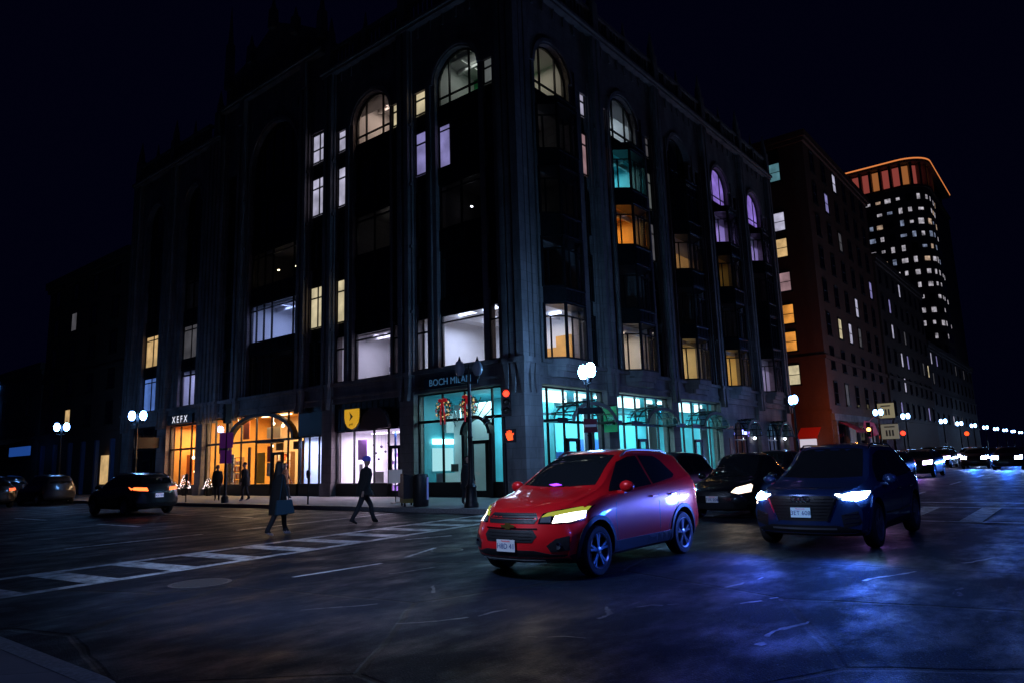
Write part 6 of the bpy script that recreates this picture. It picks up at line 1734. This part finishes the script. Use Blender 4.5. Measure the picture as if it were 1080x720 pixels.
# parked dark cars by the teal windows
s = base_spec(4.6, 1.84, 1.72, 'suv'); s['paint'] = GREY
root, bvh, g = build_car('parked_car', 'dark tall car parked behind the red car before the teal windows', 'cars parked along the kerbs', (21.6, 11.1, 0), pi, s, GREY, .34, detail=False)
common_panels(root, bvh, s, g, carglass, detail=False, clad=False)
for sd in (1, -1):
    MB().add(*project_patch(bvh, [(sd * .5, .80), (sd * .5, .90), (sd * .82, .95), (sd * .82, .80)][::sd], 'F', .08, .008, .02)).build('headlight', clearl if sd < 0 else E('amber_side_lamp', (1, .35, .08), .8), root)
patch_obj(bvh, 'grille', [(-.45, .55), (.45, .55), (.45, .80), (-.45, .80)], 'F', M['black'], root, .1, .008)
parked = root
LAB = ['dark tall car parked before the arched doorway with violet neon', 'dark car parked last before the side street', 'dark car parked at the kerb before the brick building', 'dark car parked at the kerb past the brick building awning']
for i, (x, y, a) in enumerate(((33.0, 11.4, pi), (39.2, 11.4, pi), (72, 11.4, pi), (80, 11.4, pi))):
    c = copy_tree(parked); c.location = (x, y, 0); c.rotation_euler = (0, 0, a); c['label'] = LAB[i]
# ---- dark estate car seen from behind on the left street
s = base_spec(4.5, 1.82, 1.62, 'suv'); s['paint'] = GREY
root, bvh, g = build_car('dark_estate_car', 'dark car driving away on the left street with orange-red tail lights on', None, (13.05, 30.5, 0), pi / 2 + .03, s, GREY, .335)
common_panels(root, bvh, s, g, carglass)
for sd in (1, -1):
    MB().add(*project_patch(bvh, [(sd * .40, .90), (sd * .44, 1.03), (sd * .86, 1.06), (sd * .88, .96), (sd * .70, .92)][::-sd], 'B', .06, .010, .02)).build('tail_light', E('tail_lamp_orange', (1.0, .14, .03), 3.5 if sd > 0 else 3.0), root, smooth=True)
    if sd > 0: roof_rails(root, bvh, .2, -1.6, .58, .56, M['chrome'], .02)
patch_obj(bvh, 'tailgate_trim', [(-.42, .84), (.42, .84), (.44, .89), (-.44, .89)], 'B', M['chrome'], root, .1, .02)
hx = bvh.ray_cast(Vector((-5, 0, .72)), Vector((1, 0, 0)))[0].x
pl = plate(root, hx - .03, .73, '4LK 902', -1); pl.data.materials[0] = P('licence_plate_lit', (.8, .8, .85), .3, emit=(.45, .5, .9), estr=.5)
patch_obj(bvh, 'bumper_trim', [(-.75, .30), (.75, .30), (.78, .46), (-.78, .46)], 'B', M['black'], root, .1, .012)
# distant cars: simple bodies with lit lamps, still with their parts
s = base_spec(4.5, 1.82, 1.55, 'suv'); s['paint'] = DARK
def far_car(paint, front=True, lamp=None, detailname='car', red=True):
    s2 = dict(s); s2['paint'] = paint
    root, bvh, g = build_car('street_car', 'x', None, (0, 0, 0), 0, s2, paint, .335, detail=False)
    common_panels(root, bvh, s2, g, carglass, detail=False, clad=False)
    for sd in (1, -1):
        MB().add(*project_patch(bvh, [(sd * .46, .70), (sd * .46, .88), (sd * .84, .93), (sd * .84, .72)][::sd], 'F', .08, .012, .02)).build('headlight', lamp, root)
        MB().add(*project_patch(bvh, [(sd * .5, .88), (sd * .5, 1.02), (sd * .84, 1.04), (sd * .86, .92)][::-sd], 'B', .08, .012, .02)).build('tail_light', tailR if red else tailoff, root)
    patch_obj(bvh, 'grille', [(-.4, .52), (.4, .52), (.4, .72), (-.4, .72)], 'F', M['black'], root, .1, .008)
    return root
on_b = E('headlamp_far_blue', (.40, .62, 1.0), 160); on_v = E('headlamp_far_violet', (.70, .55, 1.0), 30); off_l = clearl
A1 = far_car(DARK, lamp=on_b); A1.location = (60, 4.7, 0); A1.rotation_euler = (0, 0, pi); tag(A1, 'nearest oncoming car of the blue dazzle at the right frame edge', 'car', 'oncoming cars far down the wide street')
A1['label'] = 'oncoming car with dazzling blue headlights near the right frame edge, nearest of them'
c = copy_tree(A1); c.location = (64, 7.0, 0); c['label'] = 'oncoming car with dazzling blue headlights, one lane over from nearest dazzling car'
c = copy_tree(A1); c.location = (84, 5.6, 0); c['label'] = 'third oncoming blue dazzling car, behind the two nearest ones'
B1 = far_car(GREY, lamp=on_v); B1.location = (36.5, 7.6, 0); B1.rotation_euler = (0, 0, pi - .02); tag(B1, 'dark car with violet-white headlights just beyond the midnight blue car', 'car', 'oncoming cars far down the wide street')
c = copy_tree(B1); c.location = (47, 7.9, 0); c['label'] = 'second car with violet-white headlights in the queue past the midnight blue car'
c = copy_tree(B1); c.location = (56, 10.0, 0); c['label'] = 'car with violet-white headlights in the kerb lane of the far queue'
for i, (x, y) in enumerate(((74, 5.2), (90, 5.0), (68, 9.9), (76, 7.4), (84, 9.8), (92, 8.3), (104, 9.6), (118, 8.4), (98, 6.0), (112, 6.6), (128, 7.4), (136, 9.0), (146, 10.2), (156, 8.6), (170, 10), (190, 9.6))):
    c = copy_tree(B1 if i % 3 else A1); c.location = (x, y, 0); c['group'] = 'tiny cars at the end of the wide street'; c['label'] = 'tiny car with lit headlights in the far traffic of the wide street'
P1 = far_car(SILV, lamp=off_l, red=False); P1.location = (15.6, 66.5, 0); P1.rotation_euler = (0, 0, pi / 2); tag(P1, 'pale silver car parked at the left frame edge', 'car', 'cars parked along the kerbs')
c = copy_tree(parked); c.location = (15.7, 48.0, 0); c.rotation_euler = (0, 0, pi / 2); c['label'] = 'dark car parked on the left street beyond the moving dark car, nearer one'
c = copy_tree(parked); c.location = (15.7, 55.5, 0); c.rotation_euler = (0, 0, pi / 2); c['label'] = 'dark car parked on the left street before the low shops'
Q1 = far_car(DARK, lamp=off_l); Q1.location = (12.6, 47.5, 0); Q1.rotation_euler = (0, 0, pi / 2); tag(Q1, 'dark car with small red tail lights stopped ahead of the moving dark car', 'car')
for (x, y, z, rz_, e) in ():
    pass
# beams of the near oncoming cars
for (x, y, e, col) in ((57.2, 4.7, 1500, (.03, .16, 1)), (61.2, 7.0, 1100, (.03, .16, 1)), (81, 5.6, 1200, (.03, .18, 1)), (71.5, 5.2, 1500, (.03, .16, 1)), (89, 8.6, 500, (.3, .25, 1)), (101, 9.4, 500, (.3, .25, 1)), (33.8, 7.6, 180, (.45, .2, 1)), (44.2, 7.9, 180, (.45, .2, 1)), (53, 10.0, 200, (.6, .2, 1))):
    l = bpy.data.lights.new('headlamp_beam', 'SPOT'); l.energy = e; l.color = col; l.spot_size = radians(100); l.spot_blend = .8; l.shadow_soft_size = .1
    o = bpy.data.objects.new('headlamp_beam', l); C.objects.link(o); o.location = (x, y, .8); o.rotation_euler = Vector((-1, 0, -.12)).to_track_quat('-Z', 'Y').to_euler()

# ------------------------------------------------------------------ people
M['skin'] = P('skin', (.42, .26, .19), .5); M['cloth_k'] = P('black_wool_coat', (.012, .012, .014), .9, bump=.3, bscale=120)
M['trouser'] = P('dark_trousers', (.015, .016, .022), .85, bump=.2, bscale=90); M['hair'] = P('dark_hair', (.012, .009, .008), .55, bump=.4, bscale=150)
M['shoe'] = P('pale_shoe', (.30, .28, .32), .5)
def person(name_label, loc, rz, H=1.72, stride=.35, arms=(.25, -.25), coat=None, hairlen=0, cap=None, lean=.05, shoes=None, group=None, lod=2, bend=0, coat_mat=None):
    root = empty('person', loc, rz); tag(root, name_label, 'person', group)
    k = H / 1.72
    hip = .93 * k; sh = 1.42 * k; L = lean
    V = []; Ed = []; R = []
    def v(p, r): V.append(Vector(p)); R.append(r * k); return len(V) - 1
    pel = v((0, 0, hip), (.125 if 1 else 0)); wst = v((L * .4, 0, hip + .20 * k), .11); chs = v((L * .8, 0, hip + .38 * k), .128); nk = v((L, 0, sh + .06 * k), .052)
    hd0 = v((L + .012, 0, sh + .13 * k), .058); hd1 = v((L + .03, 0, sh + .20 * k), .082); hd2 = v((L + .02, 0, sh + .27 * k), .086); hd3 = v((L + .01, 0, sh + .325 * k), .05)
    Ed += [(pel, wst), (wst, chs), (chs, nk), (nk, hd0), (hd0, hd1), (hd1, hd2), (hd2, hd3)]
    for sd, st_ in ((1, stride), (-1, -stride)):
        hp = v((0, sd * .085 * k, hip - .06 * k), .098)
        kx = st_ * .55 + (.06 if st_ > 0 else .03); kn = v((kx, sd * .09 * k, hip * .53), .070)
        ax_ = st_ * 1.0; lift = .0 if st_ > 0 else .05
        an = v((ax_ - (.05 if st_ < 0 else 0), sd * .09 * k, .085 * k + lift), .046)
        he = v((ax_ - .05 - (.02 if st_ < 0 else 0), sd * .09 * k, .045 + lift * 1.1), .036); to = v((ax_ + .13, sd * .10 * k, .034 if st_ >= 0 else .032), .032)
        calf = v(((kx + ax_) / 2 - .02, sd * .09 * k, hip * .31), .064)
        Ed += [(pel, hp), (hp, kn), (kn, calf), (calf, an), (an, he), (an, to)]
    hands = []
    for sd, sw in ((1, arms[0]), (-1, arms[1])):
        s0 = v((L, sd * .17 * k, sh - .02 * k), .068); 
        el = v((L + sw * .25, sd * .22 * k, sh - .30 * k), .055); wr = v((L + sw * .9 + .02, sd * .225 * k, sh - .54 * k), .028); pm_ = v((L + sw * 1.0 + .03, sd * .225 * k, sh - .61 * k), .030)
        Ed += [(chs, s0), (s0, el), (el, wr), (wr, pm_)]
        for f in range(4):
            f1 = v((L + sw * 1.05 + .03 + (f - 1.5) * .019, sd * .228 * k, sh - .67 * k - (.01 if f in (1, 2) else 0)), .009); f2 = v((L + sw * 1.08 + .04 + (f - 1.5) * .019, sd * .215 * k, sh - .71 * k), .008)
            Ed += [(pm_, f1), (f1, f2)]
        t1 = v((L + sw * 1.0 + .07, sd * .21 * k, sh - .64 * k), .010); Ed += [(pm_, t1)]
        hands.append((L + sw * 1.0 + .03, sd * .225 * k, sh - .66 * k))
    nose = v((L + .125, 0, sh + .20 * k), .012); Ed.append((hd1, nose))
    for sd in (1, -1): e_ = v((L + .01, sd * .092 * k, sh + .205 * k), .016); Ed.append((hd1, e_))
    me = bpy.data.meshes.new('body'); me.from_pydata([tuple(p) for p in V], Ed, [])
    bm = bmesh.new(); bm.from_mesh(me); ly = bm.verts.layers.skin.verify()
    for i, bv in enumerate(bm.verts): bv[ly].radius = (R[i], R[i]); bv[ly].use_root = (i == 0)
    bm.to_mesh(me); bm.free()
    o = bpy.data.objects.new('body', me); C.objects.link(o)
    sk = o.modifiers.new('skin', 'SKIN'); sk.use_smooth_shade = True
    ss = o.modifiers.new('sub', 'SUBSURF'); ss.levels = ss.render_levels = lod
    bpy.context.view_layer.update(); dg = bpy.context.evaluated_depsgraph_get()
    m2 = bpy.data.meshes.new_from_object(o.evaluated_get(dg)); o.modifiers.clear(); o.data = m2
    for mt in (coat_mat or M['cloth_k'], M['skin'], M['trouser'], shoes or M['iron']): m2.materials.append(mt)
    for p in m2.polygons:
        c = p.center; p.use_smooth = True
        if c.z > sh + .085 * k: p.material_index = 1
        elif c.z < .10 * k: p.material_index = 3
        elif c.z < hip - .02 * k and abs(c.y) < .2 * k and not (abs(c.y) > .19 * k and c.z > hip - .3 * k): p.material_index = 2
        elif c.z < sh - .56 * k and abs(c.y) > .19 * k: p.material_index = 1
    o.parent = root
    # face: eyes and mouth
    f = MB()
    for sd in (1, -1): f.ball((L + .105, sd * .032 * k, sh + .225 * k), .012, 8, 6)
    f.box(L + .098, L + .108, -.02, .02, sh + .155 * k, sh + .162 * k); f.build('face_features', M['hair'], root)
    if coat is not None:
        rings = []; m = MB(); n = 20
        hem = hip - coat
        for (z, rx, ry, ox) in ((sh + .05 * k, .075, .085, L), (sh + .015 * k, .125, .185, L), (sh - .12 * k, .155, .225, L * .9), (hip + .22 * k, .155, .215, L * .5), (hip + .02 * k, .175, .225, 0), (hip - coat * .5, .20, .245, .01), (hem, .225, .26, .02), (hem + .012, .19, .22, .02)):
            rings.append([(ox + rx * k * cos(2 * pi * i / n) * (1 + .04 * sin(5 * 2 * pi * i / n + z * 9)), ry * k * sin(2 * pi * i / n), z) for i in range(n)])
        m.add([p for r_ in rings for p in r_], [(a * n + i, a * n + (i + 1) % n, (a + 1) * n + (i + 1) % n, (a + 1) * n + i) for a in range(len(rings) - 1) for i in range(n)])
        m.build('coat', coat_mat or M['cloth_k'], root, smooth=True)
    hc = (L + .01, 0, sh + .245 * k)
    m = MB(); vs = []; fs = []
    if hairlen:
        prof = [(0, .118), (.05, .112), (.085, .085), (.105, .03), (.11, -.05), (.115, -.12 - hairlen * .3), (.13, -.12 - hairlen * .7), (.10, -.12 - hairlen)]
    else: prof = [(0, .112), (.05, .105), (.083, .078), (.098, .03), (.098, -.02)]
    n = 20
    for (r_, z) in prof:
        for i in range(n):
            a = 2 * pi * i / n; back = max(0, -cos(a)); side = 1 if cos(a) < .45 or z > .03 else .0
            rr = r_ * k * (1 if z > .03 else (.98 if side else .55)); 
            vs.append((hc[0] - .012 + rr * cos(a) * 1.02 - (.0 if z > -.1 else .02), rr * sin(a) * (.92 if z > -.1 else 1.05), hc[2] + z * k))
    for a in range(len(prof) - 1):
        for i in range(n):
            ang = 2 * pi * (i + .5) / n
            if cos(ang) > .5 and prof[a + 1][1] < .03: continue
            fs.append((a * n + i, a * n + (i + 1) % n, (a + 1) * n + (i + 1) % n, (a + 1) * n + i))
    m.add(vs, fs); m.build('hair', M['hair'], root, smooth=True)
    if cap:
        m = MB(); m.lathe([(.112 * k, -.02), (.115 * k, .04), (.10 * k, .09), (.05 * k, .125), (.005, .135)], 20, c=(hc[0], 0, hc[2])); m.build('cap', cap, root, smooth=True)
    return root, hands
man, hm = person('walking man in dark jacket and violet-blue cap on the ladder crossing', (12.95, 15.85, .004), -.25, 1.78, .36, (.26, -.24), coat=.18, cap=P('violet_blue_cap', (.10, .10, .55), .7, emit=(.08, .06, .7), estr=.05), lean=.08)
wom, hw = person('walking woman in long dark coat with long dark hair, tote on her arm', (9.88, 15.25, .004), -.15, 1.68, .26, (.12, .05), coat=.42, hairlen=.32, lean=.03, shoes=M['shoe'])
q = MB(); X0, Z0 = .02, .52
T_ = P('blue_tote_canvas', (.012, .05, .085), .8, bump=.2)
q.prism([(-.17, .84), (.20, .84), (.26, .52), (-.20, .50)], -.06, .06, lambda u, v, d: (u, -.32 + d * (1.0 if v < .6 else .5), v)); tote = q.build('tote_bag', T_, None, bevel=.015)
tote.location = (9.88, 15.25, .004); tote.rotation_euler = (0, 0, -.15); tag(tote, 'blue tote bag hanging from the shoulder of the walking woman', 'bag')
q = MB(); q.tube([(-.10, -.32, .82), (-.04, -.28, 1.15), (.02, -.20, 1.43), (.07, -.27, 1.15), (.13, -.32, .82)], .010, 6); q.build('strap', T_, tote)
SM = 'people on the far pavement'
person('small dark figure standing nearest the small orange shop', (18.4, 33.6, .148), -2.2, 1.68, .06, (.05, .05), coat=.2, group=SM, lod=1)
person('small dark figure beside the signal post before the orange shop', (18.6, 31.4, .148), 2.4, 1.75, .12, (.1, -.1), coat=.25, group=SM, lod=1, shoes=M['shoe'])
person('small brown clad figure stepping past the orange shop door', (20.4, 33.0 - 2.0, .148), -1.2, 1.66, .25, (.2, -.2), coat=.2, group=SM, lod=1, coat_mat=P('brown_coat', (.22, .10, .05), .9))
person('dark figure standing behind the unlit lamp post at the bank', (18.3, 16.9, .148), -1.9, 1.62, .14, (.1, -.1), coat=.3, hairlen=.15, group=SM, lod=1)
# ------------------------------------------------------------------ camera, world
cam = bpy.data.cameras.new('camera'); cam.lens = 24.97; cam.sensor_width = 36; cam.clip_end = 3000; cam.clip_start = .05
co = bpy.data.objects.new('camera', cam); C.objects.link(co)
F_ = Vector((.76826909, .61802455, .16675813)); U_ = Vector((-.10972339, -.12951124, .98548852)); R_ = Vector((.63065314, -.77541763, -.03168773))
co.matrix_world = Matrix(((R_.x, U_.x, -F_.x, 0), (R_.y, U_.y, -F_.y, 0), (R_.z, U_.z, -F_.z, 1.55), (0, 0, 0, 1)))
S.camera = co
w = bpy.data.worlds.new('World'); S.world = w; w.use_nodes = True; nt = w.node_tree; bg = nt.nodes['Background']
sky = nt.nodes.new('ShaderNodeTexSky'); sky.sky_type = 'NISHITA'; sky.sun_disc = False; sky.sun_elevation = radians(-4.0); sky.sun_rotation = radians(200)
mx = nt.nodes.new('ShaderNodeMix'); mx.data_type = 'RGBA'; mx.blend_type = 'MIX'; mx.inputs['Factor'].default_value = 1.0
mx.inputs['B'].default_value = (.00045, .00050, .0042, 1); nt.links.new(sky.outputs[0], mx.inputs['A']); nt.links.new(mx.outputs['Result'], bg.inputs['Color']); bg.inputs['Strength'].default_value = 1.0
S.view_settings.view_transform = 'Standard'; S.view_settings.look = 'None'; S.view_settings.exposure = 0; S.view_settings.gamma = 1
S.cycles.use_denoising = True; S.cycles.max_bounces = 6; S.cycles.diffuse_bounces = 3; S.cycles.glossy_bounces = 3; S.cycles.transparent_max_bounces = 8
S.cycles.sample_clamp_indirect = 4.0; S.cycles.caustics_reflective = False; S.cycles.caustics_refractive = False
